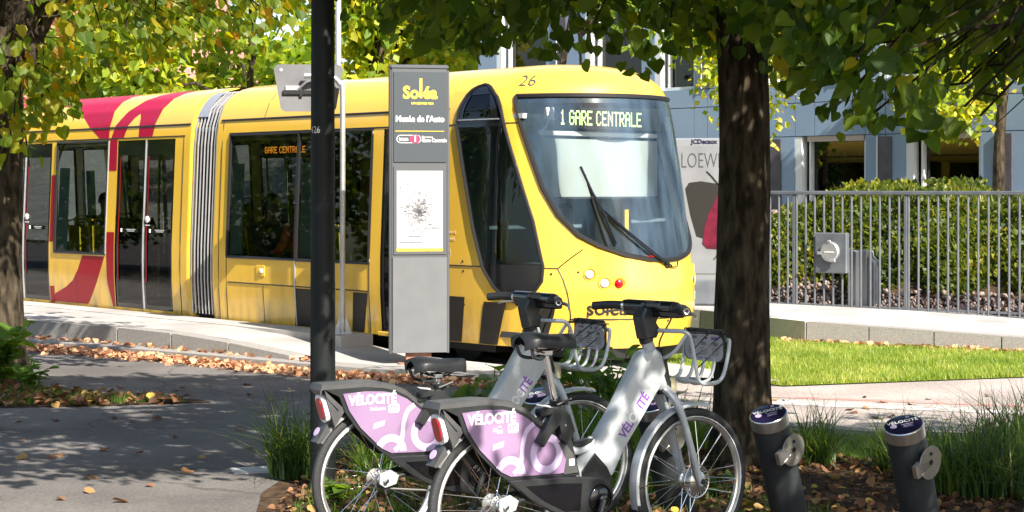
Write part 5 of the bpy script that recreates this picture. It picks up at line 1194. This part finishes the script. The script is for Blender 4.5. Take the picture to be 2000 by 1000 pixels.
# docking posts
def dock(loc, label, plate=True):
    root = empty('docking_post', loc, 0, label, 'docking post', 'bicycle docking posts in a row')
    ax = Vector((-.235, -.33, .91)).normalized(); a = Vector((.62, -.78, 0)); a = (a - ax * a.dot(ax)).normalized(); b = ax.cross(a)
    L_ = .62 / ax.z
    mb = MB(); mb.lathe([(.094, -.05), (.094, L_ - .06)], axis=ax, n=32); mb.build('column', M['dock'], root, True)
    mb = MB(); mb.lathe([(.0965, L_ - .062), (.0965, L_ - .004), (.093, L_)], axis=ax, n=32); mb.build('steel_collar', M['alu'], root, True)
    mb = MB(); mb.lathe([(.091, L_ - .004), (.090, L_ + .003), (.085, L_ + .005)], axis=ax, n=32); cp_ = mb.build('cap', M['dockcap'], root, True)
    ctr = ax * (L_ + .0062); xr = Vector((1, 0, 0)); xr = (xr - ax * xr.dot(ax)).normalized(); yr = ax.cross(xr)
    text('VÉLOCITÉ', .034, M['white'], cp_, frame_mat(ctr + yr * .022, xr, yr), bold=.0008, ext=.0002); 
    for k_, w_ in ((.008, .06), (.022, .045), (.034, .05)): mb = MB(); q_ = ctr - yr * k_ + xr * .018; mb.add([q_ + xr * (w_ / 2 * i_) + yr * (.0025 * j_) + ax * .0004 for i_, j_ in ((-1, -1), (1, -1), (1, 1), (-1, 1))], [(0, 1, 2, 3)]); mb.build('print_line', M['lilacpale'], cp_)
    mb = MB(); mb.lathe([(.017, .0), (.017, .0008)], ctr - xr * .05 - yr * .012, ax, 16); mb.lathe([(.012, .0), (.012, .0008)], ctr + xr * .03 + yr * .058, ax, 4); mb.build('cap_mark', M['lilacpale'], cp_)
    if plate:
        c = ax * (L_ - .18) + a * .118 + b * .0
        poly = []
        for i in range(37):
            t = R(-180 + 20 + (320) * i / 36); poly.append((.082 * math.cos(t), .082 * math.sin(t)))
        poly += [(-.025, .014), (-.012, .016), (.006, .010), (.006, -.010), (-.012, -.016), (-.025, -.014)]
        mb = MB(); mb.prism(poly, 0, .006, lambda p, t: c + (b * p[0] + ax * p[1]) + a * t); dp = mb.build('lock_plate', M['plate'], root)
        mb = MB(); mb.box((0, 0, 0), (.001, .001, .001)); 
        mb = MB(); q = c - b * .080; mb.prism([(-.03, -.032), (.016, -.036), (.03, -.016), (.075, -.012), (.075, .012), (.03, .016), (.016, .036), (-.03, .032)], -.02, .004, lambda p, t: q + (b * p[0] + ax * p[1]) + a * t); mb.build('guide', M['alu'], dp)
        mb = MB(); mb.tube([c - a * .03 + b * .0, c - a * .001], .02, 10); mb.lathe([(.009, 0), (.009, .004)], c + b * .012 + ax * .043 + a * .006, a, 10); mb.lathe([(.014, -.02), (.014, .0065)], c + b * .004 + a * .0, a, 10); mb.build('socket', M['black'], dp)
        mb = MB(); mb.tube([ax * (L_ - .18) + a * .05, c - a * .002], .034, 12); mb.build('bracket', M['dock'], root, True)
        mb = MB(); mb.ring(c + b * .012 + ax * -.05 + a * .0062, a, .005, .001, 12, 4); mb.build('stamped_mark', M['adframe'], dp)
    return root
dock((1.45, 9.25, 0), 'leaning charcoal docking post right of the near front wheel')
dock((2.04, 8.83, 0), 'rightmost leaning charcoal docking post with empty lock plate')
dock((.90, 9.72, 0), 'charcoal docking post partly hidden behind the near front wheel')
dock((.31, 10.17, gz(10.2)), 'charcoal docking post hidden behind the two bicycle frames', True)

# ================================================================== TREES
def make_leaves(anchors, dirs, leaf, per, droop, zb, thin=.55):
    """leaves hung along drooping twigs"""
    n = len(anchors); L_ = RNG.uniform(.45, .85, n)
    t = np.tile(np.linspace(.12, 1, per), (n, 1)) + RNG.uniform(-.04, .04, (n, per))
    P = anchors[:, None, :] + dirs[:, None, :] * (t * L_[:, None])[:, :, None]
    P[:, :, 2] -= droop * L_[:, None] * t ** 2 + .02
    P += RNG.normal(0, .045, P.shape)
    pos = P.reshape(-1, 3); m = len(pos)
    y = np.repeat(dirs, per, 0) * .5 + RNG.normal(0, .45, (m, 3)) + np.array([0, 0, -.95]); nr = RNG.normal(0, 1, (m, 3)) + np.array([0, 0, .5])
    rot = rot_from(y, nr); sc = leaf * RNG.uniform(.5, 1.25, m)
    keep = pos[:, 2] - sc * .8 > zb(pos)
    hole = np.sin(4.1 * pos[:, 0] + 2.0 * pos[:, 2]) + np.sin(3.3 * pos[:, 1] - 3.1 * pos[:, 0] + 1.0) + np.sin(5.3 * pos[:, 2] + 2.4 * pos[:, 1])
    keep &= ~((pos[:, 2] < 3.5) & (hole > thin + RNG.normal(0, .3, m)))
    return pos[keep], rot[keep], sc[keep], L_
LEAF_PART = {}
def leaf_part_mesh(m):
    if m.name not in LEAF_PART:
        me = bpy.data.meshes.new('leaf'); me.from_pydata([tuple(v) for v in LEAF], [], LEAF_F); me.materials.append(m); LEAF_PART[m.name] = me
    return LEAF_PART[m.name]
def linden(label, base, tr, lean, fork_z, cc, cr, ntw, per, leaf, m, zb, nleafparts, extra=(), limbs=14, shellness=.5, trunk_seen=True, infl=None):
    base = Vector(base); root = empty('linden_tree', base, 0, label, 'tree', 'linden trees along the path')
    top = Vector((lean[0], lean[1], fork_z))
    # trunk with lobed, uneven section
    mb = MB(); rows = []; H = fork_z + 1.6; nz = 26
    ph = [random.uniform(0, 6.28) for _ in range(8)]
    for k in range(nz + 1):
        z = H * k / nz - .05; f = z / fork_z; r0 = tr * (1.0 + .45 * math.exp(-max(z, 0) / .16) + .10 * math.exp(-max(z, 0) / .8) - .10 * f - max(0, f - 1) * .9)
        cx, cy = lean[0] * f + .012 * math.sin(2.3 * z + ph[0]), lean[1] * f + .012 * math.sin(1.9 * z + ph[1]); ring = []
        for j in range(33):
            a = 2 * math.pi * j / 32
            q = 1 + .035 * math.sin(3 * a + ph[2] + .5 * z) + .03 * math.sin(7 * a + ph[3] + 1.1 * z) + .022 * math.sin(13 * a + ph[4] - .8 * z + 2 * math.sin(z * 3)) + .12 * math.exp(-max(z, 0) / .15) * math.sin(4 * a + ph[5])
            ring.append((cx + max(r0, .02) * q * math.cos(a), cy + max(r0, .02) * q * math.sin(a), z))
        rows.append(ring)
    mb.grid(rows); mb.build('trunk', M['bark'], root, True, 180)
    # anchors in the crown volume
    c = np.array(cc); r_ = np.array(cr); A = []
    while len(A) < ntw:
        d = RNG.normal(size=3); d /= np.linalg.norm(d); rad = RNG.uniform(0, 1) ** (1 / (3 + 4 * shellness)); lump = 1 + .14 * math.sin(3.1 * d[0] + 5 * d[1] + 1) + .10 * math.sin(7 * d[2] + 4 * d[0])
        p = c + d * rad * r_ * lump
        A.append(p)
    A = np.array(A); 
    if len(extra): A = np.concatenate([A, np.array(extra, float)])
    out = A - c; out[:, 2] = 0; out /= np.linalg.norm(out, axis=1, keepdims=True) + 1e-6
    dirs = out + RNG.normal(0, .55, A.shape); dirs[:, 2] *= .35; dirs /= np.linalg.norm(dirs, axis=1, keepdims=True)
    pos, rot, sc, L_ = make_leaves(A, dirs, leaf, per, .55, zb, THIN)
    bl = np.array(base); 
    # the leaves that show largest become single parts
    dist = np.linalg.norm(pos - np.array([0, 0, 1.75]), axis=1); px = 3500 * pos[:, 0] / pos[:, 1]; py = 370 - 3500 * (pos[:, 2] - 1.75) / pos[:, 1]
    seen = (abs(px) < 1000) & (py > -20) & (pos[:, 1] > 1)
    order = np.argsort(np.where(seen, dist - .004 * py, 1e6))[:nleafparts]; order = [i for i in order if seen[i]]
    me = leaf_part_mesh(m)
    for i in order:
        o = bpy.data.objects.new('leaf', me); COL.objects.link(o); o.parent = root
        Mx = Matrix([[*(rot[i][r] * sc[i]), pos[i][r] - bl[r]] for r in range(3)] + [[0, 0, 0, 1]]); o.matrix_local = Mx
    kp = np.ones(len(pos), bool); kp[order] = False
    cro = cloud('crown', pos[kp] - bl, rot[kp], sc[kp], m, root); cro['kind'] = 'stuff'
    # limbs
    ends = []
    for k in range(limbs):
        a = 2 * math.pi * k / limbs + random.uniform(-.25, .25); el = random.uniform(-.15, .9); e = Vector(c) + Vector((math.cos(a) * r_[0] * .75, math.sin(a) * r_[1] * .75, math.sin(el) * r_[2] * .6 - .2)) - base
        st = top + Vector((0, 0, random.uniform(-.15, 1.2))); st.x *= 1; mid = st.lerp(e, .45) + Vector((0, 0, .35))
        P = smooth_path([st - Vector((0, 0, .15)), st.lerp(mid, .5) + Vector((0, 0, .1)), mid, e], 6); n_ = len(P); mb = MB(); mb.tube(P, [tr * .42 * (1 - .88 * i / (n_ - 1)) + .006 for i in range(n_)], 8); mb.build('limb', M['bark'], root, True); ends += P[4:]
    mb = MB(); ok = 0
    E_ = np.array([tuple(e) for e in ends])
    for i in range(len(A)):
        a = A[i] - bl
        if A[i][2] - .3 < zb(A[i][None])[0]: pass
        P = [Vector(a), Vector(a + dirs[i] * L_[i] * .5 - np.array([0, 0, .14 * L_[i]])), Vector(a + dirs[i] * L_[i] - np.array([0, 0, .5 * L_[i]]))]
        if P[-1].z + base.z - .10 > zb(np.array([P[-1] + base]))[0] and random.random() < .7: mb.tube(P, [.008, .005, .0025], 3, False)
        if i % 3 == 0 and a[2] + base.z - .12 > zb(A[i][None])[0]:
            j = np.argmin(np.linalg.norm(E_ - a, axis=1)); s_ = Vector(E_[j]); mdl = s_.lerp(Vector(a), .5) + Vector((random.uniform(-.08, .08), random.uniform(-.08, .08), random.uniform(0, .12))); mb.tube([s_, mdl, Vector(a)], [.014, .010, .006], 4, False)
    tw = mb.build('twigs', M['twig'], root); tw['kind'] = 'stuff'
    return root
def zb_fn(tab, y0, slope, jitter=.05, near=0.0):
    xs = np.array([a for a, b in tab]); zs = np.array([b for a, b in tab])
    return lambda P: np.interp(P[:, 0], xs, zs) + np.where(P[:, 1] > y0, slope * (P[:, 1] - y0), near * (y0 - P[:, 1])) + jitter * np.sin(P[:, 0] * 17 + P[:, 1] * 9)
THIN = .5
# big tree behind the docks
zr_ = zb_fn([(-4, 3.3), (-1.25, 3.1), (-.98, 2.70), (-.45, 2.58), (-.2, 2.50), (0, 2.66), (.2, 2.54), (.55, 2.48), (.8, 2.36), (1.0, 2.42), (1.25, 2.5), (1.5, 2.62), (2.2, 2.45), (4.5, 2.6)], 11, .10, near=.13)
linden('thick dark linden trunk behind the docking posts, leaves overhanging the tram', (1.48, 11.45, gz(11.45)), .172, (-.02, 0), 3.0, (.1, 10.55, 3.95), (4.3, 2.6, 1.5), 3000, 14, .096, M['leaf'], zr_, 300)
# near tree whose trunk stands out of frame at the right
zn_ = zb_fn([(0, 3.2), (.9, 2.9), (1.2, 2.5), (1.4, 2.3), (1.55, 2.15), (1.68, 2.03), (1.95, 1.94), (2.2, 2.03), (2.4, 1.87), (2.7, 1.9), (3.4, 2.0), (6, 2.1)], 8.8, .05)
ex = [(RNG.uniform(1.2, 2.9), RNG.uniform(7.9, 9.6), RNG.uniform(2.1, 3.0)) for _ in range(150)]
THIN = .2
linden('linden at the right whose leafy branches hang before the facade', (4.6, 6.2, 0), .17, (.05, 0), 2.9, (5.0, 7.0, 3.8), (3.0, 2.9, 1.7), 1350, 13, .090, M['leaf'], zn_, 300, ex)
THIN = .45
# left tree
zl_ = zb_fn([(-9, 2.4), (-5.3, 2.25), (-4.9, 2.2), (-4.5, 1.75), (-4.2, 2.05), (-4.0, 2.55), (-3.7, 2.85), (-3.2, 2.95), (-2.6, 2.92), (-2.1, 3.05), (-1.8, 3.4)], 16.8, .03)
ex = [(RNG.uniform(-4.9, -4.1), RNG.uniform(16.2, 16.9), RNG.uniform(1.9, 3.2)) for _ in range(45)] + [(-4.1 + RNG.normal(0, .05), 16.3 + RNG.normal(0, .05), z) for z in np.linspace(1.6, 2.8, 8)] + [(RNG.uniform(-3.9, -2.0), RNG.uniform(15.6, 17.2), RNG.uniform(2.9, 3.9)) for _ in range(38)]
linden('dark linden trunk at the left edge with yellowing drooping leaves', (-5.0, 17.5, gz(17.5)), .21, (.03, 0), 2.75, (-4.8, 16.4, 4.0), (2.7, 2.4, 1.4), 520, 12, .105, M['leafy'], zl_, 300, ex)

def bg_tree(label, base, tr, cc, cr, n, leaf, m, group='trees behind the tram', lobes=7, name='tree'):
    base = Vector(base); root = empty(name, base, 0, label, 'tree', group); bl = np.array(base)
    mb = MB(); c = Vector(cc); mb.tube(smooth_path([(0, 0, -.1), (.05, 0, (c.z - base.z) * .45), (c.x - base.x, c.y - base.y, c.z - base.z + cr[2] * .3)], 5), [tr * (1.2 - .07 * i) for i in range(11)], 10); tk = mb.build('trunk', M['bark'], root, True)
    L = [(np.array(cc) + RNG.normal(size=3) * np.array(cr) * .55, np.array(cr) * RNG.uniform(.35, .6)) for _ in range(lobes)]
    mb = MB()
    for lc, lr in L: mb.tube(smooth_path([(c.x - base.x, c.y - base.y, c.z - base.z - cr[2] * .5), tuple((lc - bl) * .5 + (np.array(c) - bl) * .5), tuple(lc - bl)], 3), [tr * .45 * (1 - .13 * i) for i in range(7)], 6)
    mb.build('limbs', M['bark'], root, True)
    k = n // lobes; P = []; D = []
    for lc, lr in L:
        d = RNG.normal(size=(k, 3)); d /= np.linalg.norm(d, axis=1, keepdims=True); rad = RNG.uniform(.25, 1, (k, 1)) ** .6
        P.append(lc + d * rad * lr * (1 + .25 * np.sin(6 * d[:, :1] + 4 * d[:, 1:2]))); D.append(d)
    P = np.concatenate(P); D = np.concatenate(D); kp = P[:, 2] > .9; P = P[kp]; D = D[kp]
    rot = rot_from(D * .6 + RNG.normal(0, .7, P.shape) + np.array([0, 0, -.4]), RNG.normal(size=P.shape) + np.array([0, 0, .6])); c_ = cloud('crown', P - bl, rot, leaf * RNG.uniform(.6, 1.3, len(P)), m, root, QUAD, QUAD_F); c_['kind'] = 'stuff'
    return root
BG = [('lime yellow autumn tree behind the rear car, leftmost of the row', (-14.5, 47, 0), (-14.5, 47, 5), (3.2, 2.5, 3.6), 'leafbg'), ('russet leaved tree behind the crimson roof livery', (-11.5, 46, 0), (-11.0, 46, 3.9), (2.4, 2, 2.0), 'leafpink'),
      ('pale lime tree above the tram bellows', (-8.7, 42, 0), (-8.6, 42, 4.4), (2.3, 2, 3.0), 'leafbg'), ('green and yellow tree behind the platform mirror', (-5.9, 40, 0), (-5.8, 40, 4.6), (2.2, 2, 3.1), 'leafbg2'),
      ('bright lime tree right of the overhead-line pole', (-3.1, 41, 0), (-3.0, 41, 4.8), (2.2, 2, 3.0), 'leafbg'), ('tall green tree behind the stop sign', (-1.6, 47, 0), (-1.7, 47, 5.4), (2.5, 2, 3.8), 'leafbg2'), ('dark green tree far behind the left trunk', (-18.5, 52, 0), (-18.5, 52, 5.5), (3.0, 2, 4.0), 'leafbg2')]
for lab, b, c, r_, m in BG: bg_tree(lab, b, .16, c, r_, 6500, .26, M[m])
for k_, (x_, y_) in enumerate(((-13.5, 20.5), (-16, 24.5), (-15, 29), (-18, 16.5))):
    bg_tree(['broad tree beside the platform beyond the left edge', 'tall tree beyond the left edge behind the platform end', 'dense tree left of the rear car beyond the edge', 'wide tree at the path beyond the left edge'][k_], (x_, y_, -.1), .16, (x_, y_, 3.2), (2.8, 2.8, 3.0), 11000, .17, M['leaf'], 'trees along the left side of the stop')
bg_tree('slim tree with lime foliage standing behind the railing at right', (7.6, 28.0, 1.3), .09, (8.0, 28.0, 5.0), (1.9, 1.3, 1.7), 6500, .13, M['leafbg'], 'small trees before the building')
bg_tree('lime leaved tree before the building, hidden behind the thick trunk', (3.62, 27.4, 1.2), .08, (4.3, 27.2, 4.7), (1.3, .9, 1.6), 3600, .12, M['leafbg'], 'small trees before the building')
bg_tree('lime tree rising between tram roof and building corner', (.6, 31.5, .1), .09, (1.2, 31.5, 5.2), (2.2, 1.2, 1.5), 4500, .14, M['leafbg2'], 'small trees before the building')

# hedge behind the railing -------------------------------------------
hd = empty('hedge', (FA.x, FA.y, .13), math.atan2(FD.y, FD.x), 'dense green-yellow hedge on the bank behind the grey railing', 'hedge')
def hz(u): return ip([(1.5, .4), (1.9, .95), (2.3, 1.35), (2.8, 1.42), (3.6, 1.50), (4.6, 1.46), (5.4, 1.32), (9, 1.25), (12, 1.25)], u)
mb = MB(); rows = []
for u in np.linspace(1.5, 12, 34):
    h = hz(u); rows.append([(u, 1.10, .05), (u, 1.16 + .1 * math.sin(3 * u), h * .35), (u, 1.45 + .12 * math.sin(2.1 * u), h * .72), (u, 1.95, h - .22 + .05 * math.sin(5 * u)), (u, 3.0, h - .16), (u, 3.8, h * .8), (u, 3.9, .1)])
mb.grid(rows); mb.build('inner_twigs', mat('hedge_core', (.012, .016, .006), .95), hd, True)
n = 50000; u = RNG.uniform(1.4, 10.5, n); t = RNG.uniform(0, 1, n); h = np.interp(u, [1.5, 1.9, 2.3, 2.8, 3.6, 4.6, 5.4, 9, 12], [.4, .95, 1.26, 1.42, 1.50, 1.46, 1.32, 1.25, 1.25])
d_ = np.where(t < .6, .90 + .9 * (t / .6) ** 1.8, 1.8 + 2.0 * (t - .6) / .4); zz = np.where(t < .6, .1 + (h - .15) * (t / .6) ** .9, h)
bump = .10 * np.sin(5 * u + 3 * zz) + .07 * np.sin(11 * u - 7 * zz)
P = np.stack([u, d_ - np.where(t < .6, bump + RNG.uniform(-.02, .16, n), 0), zz + np.where(t >= .55, bump * .9 + RNG.uniform(-.12, .14, n), 0)], 1)
rot = rot_from(RNG.normal(0, .7, (n, 3)) + np.array([0, -.4, .8]), RNG.normal(size=(n, 3)) + np.array([0, -.8, .6]))
o = cloud('foliage', P, rot, .075 * RNG.uniform(.6, 1.4, n), M['hedge'], hd, QUAD, QUAD_F); o['kind'] = 'stuff'
n = 600; u = RNG.uniform(2.9, 5.2, n); P = np.stack([u, RNG.uniform(1.7, 2.4, n), np.interp(u, [4, 5, 9], [1.6, 1.72, 1.74]) + .02], 1)
blp = np.array([tuple(FA + FD * a + NV * b) for a, b in P[:, :2]])
o = blades('shoots', blp, .24, .02, M['hedge'], None, lean=.5, seg=3, z=1.58); o.parent = hd; o.matrix_parent_inverse = (Matrix.Translation((FA.x, FA.y, .13)) @ Matrix.Rotation(math.atan2(FD.y, FD.x), 4, 'Z')).inverted(); o['kind'] = 'stuff'

# pink house far left --------------------------------------------------
hs = empty('house', (-18.5, 66, 0), R(-8), 'pink rendered house with clay tile roof far behind the trees', 'house')
mb = MB(); mb.box((0, 4, 2.9), (14, 8, 5.8)); wl_ = mb.build('wall', M['pinkwall'], hs)
mb = MB(); mb.add([(-7.4, -.5, 5.7), (7.4, -.5, 5.7), (7.4, 8.5, 5.7), (-7.4, 8.5, 5.7), (-6.5, 4, 10.4), (6.5, 4, 10.4)], [(0, 1, 5, 4), (2, 3, 4, 5), (0, 4, 3), (1, 2, 5), (3, 2, 1, 0)]); rf = mb.build('roof', M['rooftile'], hs)
mb = MB(); mb.box((2.5, 4.6, 10.4), (.8, .8, 1.6)); mb.build('chimney', M['pinkwall'], rf)
for x in (-5, -2.2, .6, 3.4, 5.8):
    for z in (1.6, 4.3):
        mb = MB(); mb.box((x, -.02, z), (1.0, .12, 1.5)); w_ = mb.build('window', M['frame'], hs); mb = MB(); mb.box((x, -.10, z), (.82, .03, 1.3)); mb.build('pane', M['blackgloss'], w_)

# ================================================================== PLANTS
def sedge(loc, n, h, spread, label, lean=.95, m='sedge', w=.012):
    root = empty('grass_tuft', loc, 0, label, 'grass tuft', 'grass tufts in the planting bed'); r_ = spread * np.sqrt(RNG.uniform(0, 1, n)); a = RNG.uniform(0, 6.28, n)
    o = blades('blades', np.stack([r_ * np.cos(a), r_ * np.sin(a)], 1), h, w, M[m], root, lean=lean, seg=5, z=0.0, hv=.45); o['kind'] = 'stuff'
    return root
def G(x, y): return (x, y, gz(y) + .01)
sedge(G(-1.33, 11.05), 420, .50, .17, 'dark green grass tuft beside the lamp post base')
sedge(G(-.75, 10.9), 260, .36, .22, 'low grass tuft between lamp post and rear wheel', m='weed')
sedge(G(2.75, 10.3), 900, .46, .34, 'tall dark grass tuft right of the last docking post'); sedge(G(3.25, 11.3), 800, .52, .32, 'tall grass tuft at the right edge of the bed'); sedge(G(2.45, 11.2), 300, .4, .2, 'grass tuft between the rightmost post and the path')
sedge(G(1.95, 11.5), 300, .42, .13, 'grass tuft just right of the thick trunk'); sedge(G(1.15, 12.3), 360, .42, .2, 'grass tuft left of the thick trunk behind the fork', m='weed')
sedge(G(.55, 11.8), 420, .40, .26, 'grass tuft behind the crossing bicycle frames', m='weed'); sedge(G(.05, 12.6), 320, .45, .24, 'grass tuft behind the near saddle', m='weed'); sedge(G(-.45, 12.9), 320, .42, .26, 'grass tuft behind the lowered saddle', m='weed')
sedge(G(.75, 10.3), 260, .38, .2, 'low grass tuft seen through the near front wheel', m='weed'); sedge(G(3.0, 9.2), 360, .42, .24, 'dark grass tuft at the lower right corner')
def weed(loc, stems, h, leaf, label, base=LEAF, faces=LEAF_F, per=5):
    root = empty('leafy_weed', loc, 0, label, 'plant', 'leafy weeds in the planting bed'); mb = MB(); P = []; Yd = []
    for k in range(stems):
        a = random.uniform(0, 6.28); l = random.uniform(.1, .5); hh = h * random.uniform(.55, 1.1); top_ = Vector((math.cos(a) * l * hh, math.sin(a) * l * hh, hh)); st = Vector((random.uniform(-.1, .1), random.uniform(-.1, .1), 0)); mid = st.lerp(top_, .5) + Vector((0, 0, .05)); C = smooth_path([st, mid, top_ + st], 4); mb.tube(C, .004, 4)
        for j in range(per): t = .35 + .65 * j / max(1, per - 1); p = C[min(len(C) - 1, int(t * (len(C) - 1)))]; b_ = random.uniform(0, 6.28); P.append(tuple(p)); Yd.append((math.cos(b_), math.sin(b_), random.uniform(-.3, .5)))
    mb.build('stems', M['weed'], root); P = np.array(P); Yd = np.array(Yd); sc = leaf * RNG.uniform(.6, 1.25, len(P))
    o = cloud('leaves', P, rot_from(Yd, RNG.normal(0, .35, P.shape) + np.array([0, -.25, 1])), sc, M['weed'], root, base, faces); o['kind'] = 'stuff'
    return root
weed(G(-.05, 12.1), 16, .50, .13, 'broad-leaved weed with round leaves left of the near saddle'); weed(G(-.35, 11.8), 14, .34, .12, 'low broad-leaved weed beside the lowered saddle')
weed(G(.62, 12.9), 14, .62, .09, 'wispy weed behind the two baskets', SLIM, SLIM_F, 7); weed(G(.95, 11.6), 12, .42, .12, 'broad weed between the two front wheels'); weed(G(.35, 12.6), 18, .66, .11, 'tall leafy weed between the two downtubes'); weed(G(.8, 13.2), 16, .55, .12, 'leafy weed behind the near basket'); weed(G(-.15, 13.0), 18, .5, .14, 'broad weed at the rear of the bed'); weed(G(.2, 11.2), 14, .45, .12, 'leafy weed seen above the near chain case')
weed(G(1.15, 10.2), 5, .14, .07, 'tiny weed at the foot of the thick trunk')
weed(G(-4.75, 16.6), 26, .55, .14, 'leafy weed at the foot of the left tree'); weed(G(-4.35, 16.2), 14, .30, .10, 'small bright weed on the leafy strip', SLIM, SLIM_F, 6); weed(G(-.98, 9.9), 9, .12, .06, 'small weed at the lamp post base')
# grass on the strip and in the bed
def patch_grass(poly, n, h, name, label, m='grass', w=.008): return tag(blades(name, poly_grid_inside(poly, n), h, w, M[m], lean=.8, seg=2), label, 'grass', kind='stuff')
patch_grass([(-7.5, 15.25), (-3.8, 15.3), (-2.8, 15.55), (-3.4, 15.8), (-4.6, 16.5), (-7.5, 17.2)], 9000, .09, 'strip_grass', 'thin grass on the leafy strip at left', 'weed')
patch_grass([(1.6, 12.5), (2.2, 13.2), (3.6, 12.9), (6, 12.4), (6, 11.2), (3.2, 11.4), (2.0, 11.7)], 12000, .09, 'bed_grass', 'short dark grass in the bed behind the posts', 'weed')
patch_grass([(-1.0, 13.3), (.4, 14.1), (1.4, 13.6), (1.2, 12.6), (-.6, 12.2)], 7000, .13, 'rear_bed_grass', 'rough grass at the rear of the planting bed', 'weed', .01)
patch_grass([(-1.2, 9.2), (-.5, 9.0), (1.8, 9.4), (1.2, 11.2), (-1.2, 11)], 5000, .075, 'sparse_grass', 'sparse grass between fallen leaves', 'weed')
# fallen leaves
def litter(name, pts, z, s, m, label, tilt=.35, up=.012):
    n = len(pts); P = np.stack([pts[:, 0], pts[:, 1], z(pts) + RNG.uniform(.004, up, n)], 1); a = RNG.uniform(0, 6.28, n); y = np.stack([np.cos(a), np.sin(a), RNG.normal(0, tilt, n)], 1)
    return tag(cloud(name, P, rot_from(y, RNG.normal(0, tilt, (n, 3)) + np.array([0, 0, 1])), s * RNG.uniform(.55, 1.3, n), M[m], None, SLIM if name == 'x' else LEAF, LEAF_F), label, 'leaves', kind='stuff')
bz = lambda P: np.array([gz(y) for y in P[:, 1]]) + .02
litter('leaf_litter', poly_grid_inside([(-1.28, 7.3), (-1.3, 10.5), (-1.0, 12.5), (.5, 13.0), (2.5, 11.6), (6, 11.2), (6, 7.3)], 7500), bz, .043, 'litter', 'brown fallen leaves covering the planting bed', .5, .03)
litter('strip_litter', poly_grid_inside([(-7.5, 15.2), (-3.6, 15.2), (-2.6, 15.5), (-3.4, 15.8), (-4.6, 16.6), (-7.5, 17.3)], 1500), bz, .07, 'litter', 'fallen leaves on the grassy strip at left', .4, .05)
ln = along([(-6.6, 21.75), (-5.73, 21.1), (-4.02, 19.82), (-2.04, 18.17), (-1.04, 17.46), (-.3, 17.15), (.6, 16.95)], 400); pts = []
for p in ln:
    for k in range(9): pts.append((p.x + random.gauss(0, .05) - .04, p.y - abs(random.gauss(0, .20)) - .05))
pts = np.array(pts); o = litter('leaf_drift', pts, lambda P: np.full(len(P), -.1), .052, 'litterlit', 'drift of dry orange leaves along the low kerb', .5, .045)
lp = along([(-5.8, 21.35), (-4.0, 20.02), (-2.0, 18.35)], 60); pts = np.array([(p.x + random.gauss(0, .06), p.y + abs(random.gauss(0, .07)) + .06) for p in lp for k in range(3)])
litter('step_litter', pts, lambda P: np.full(len(P), -.026), .06, 'litterlit', 'scattered dry leaves on the low kerb step', .5, .02)
pts = np.array([(p.x + random.gauss(0, .04), p.y - abs(random.gauss(0, .04)) - .03) for p in along([(3.3, 21.55), (5.74, 20.05)], 60) for k in range(3)])
litter('far_kerb_litter', pts, lambda P: np.full(len(P), -.07), .06, 'litterlit', 'dry leaves at the foot of the far kerb', .5, .02)
# single leaves that can be counted on the asphalt
LM = {}
for k in range(110):
    if k < 78:
        x, y = random.uniform(-5.5, -.9), random.uniform(9.9, 17.2)
        if y < 12.0 and x > -1.4: continue
    else: x, y = random.uniform(1.9, 5), random.uniform(13.5, 16)
    if any(a[0] - .2 < x < a[0] + .2 for a in ()): continue
    mm = M['litter']; me = leaf_part_mesh(mm); o = bpy.data.objects.new('fallen_leaf', me); COL.objects.link(o)
    s_ = random.uniform(.045, .085); o.location = (x, y, gz(y) + .014); o.scale = (s_,) * 3; o.rotation_euler = (random.uniform(-.35, .35), random.uniform(-.35, .35), random.uniform(0, 6.28))
    left = k < 78
    tag(o, 'single dry leaf lying on the shaded asphalt at left' if left else 'single dry leaf lying on the sunlit path at right', 'leaf', 'loose leaves on the left asphalt' if left else 'loose leaves on the right path')
mb = MB(); mb.box((-1.62, 11.35, gz(11.35) + .006), (.30, .22, .012), rz=.3); tag(mb.build('drain_cover', M['paleblock']), 'small flat pale slab set in the path near the lamp post', 'drain cover')
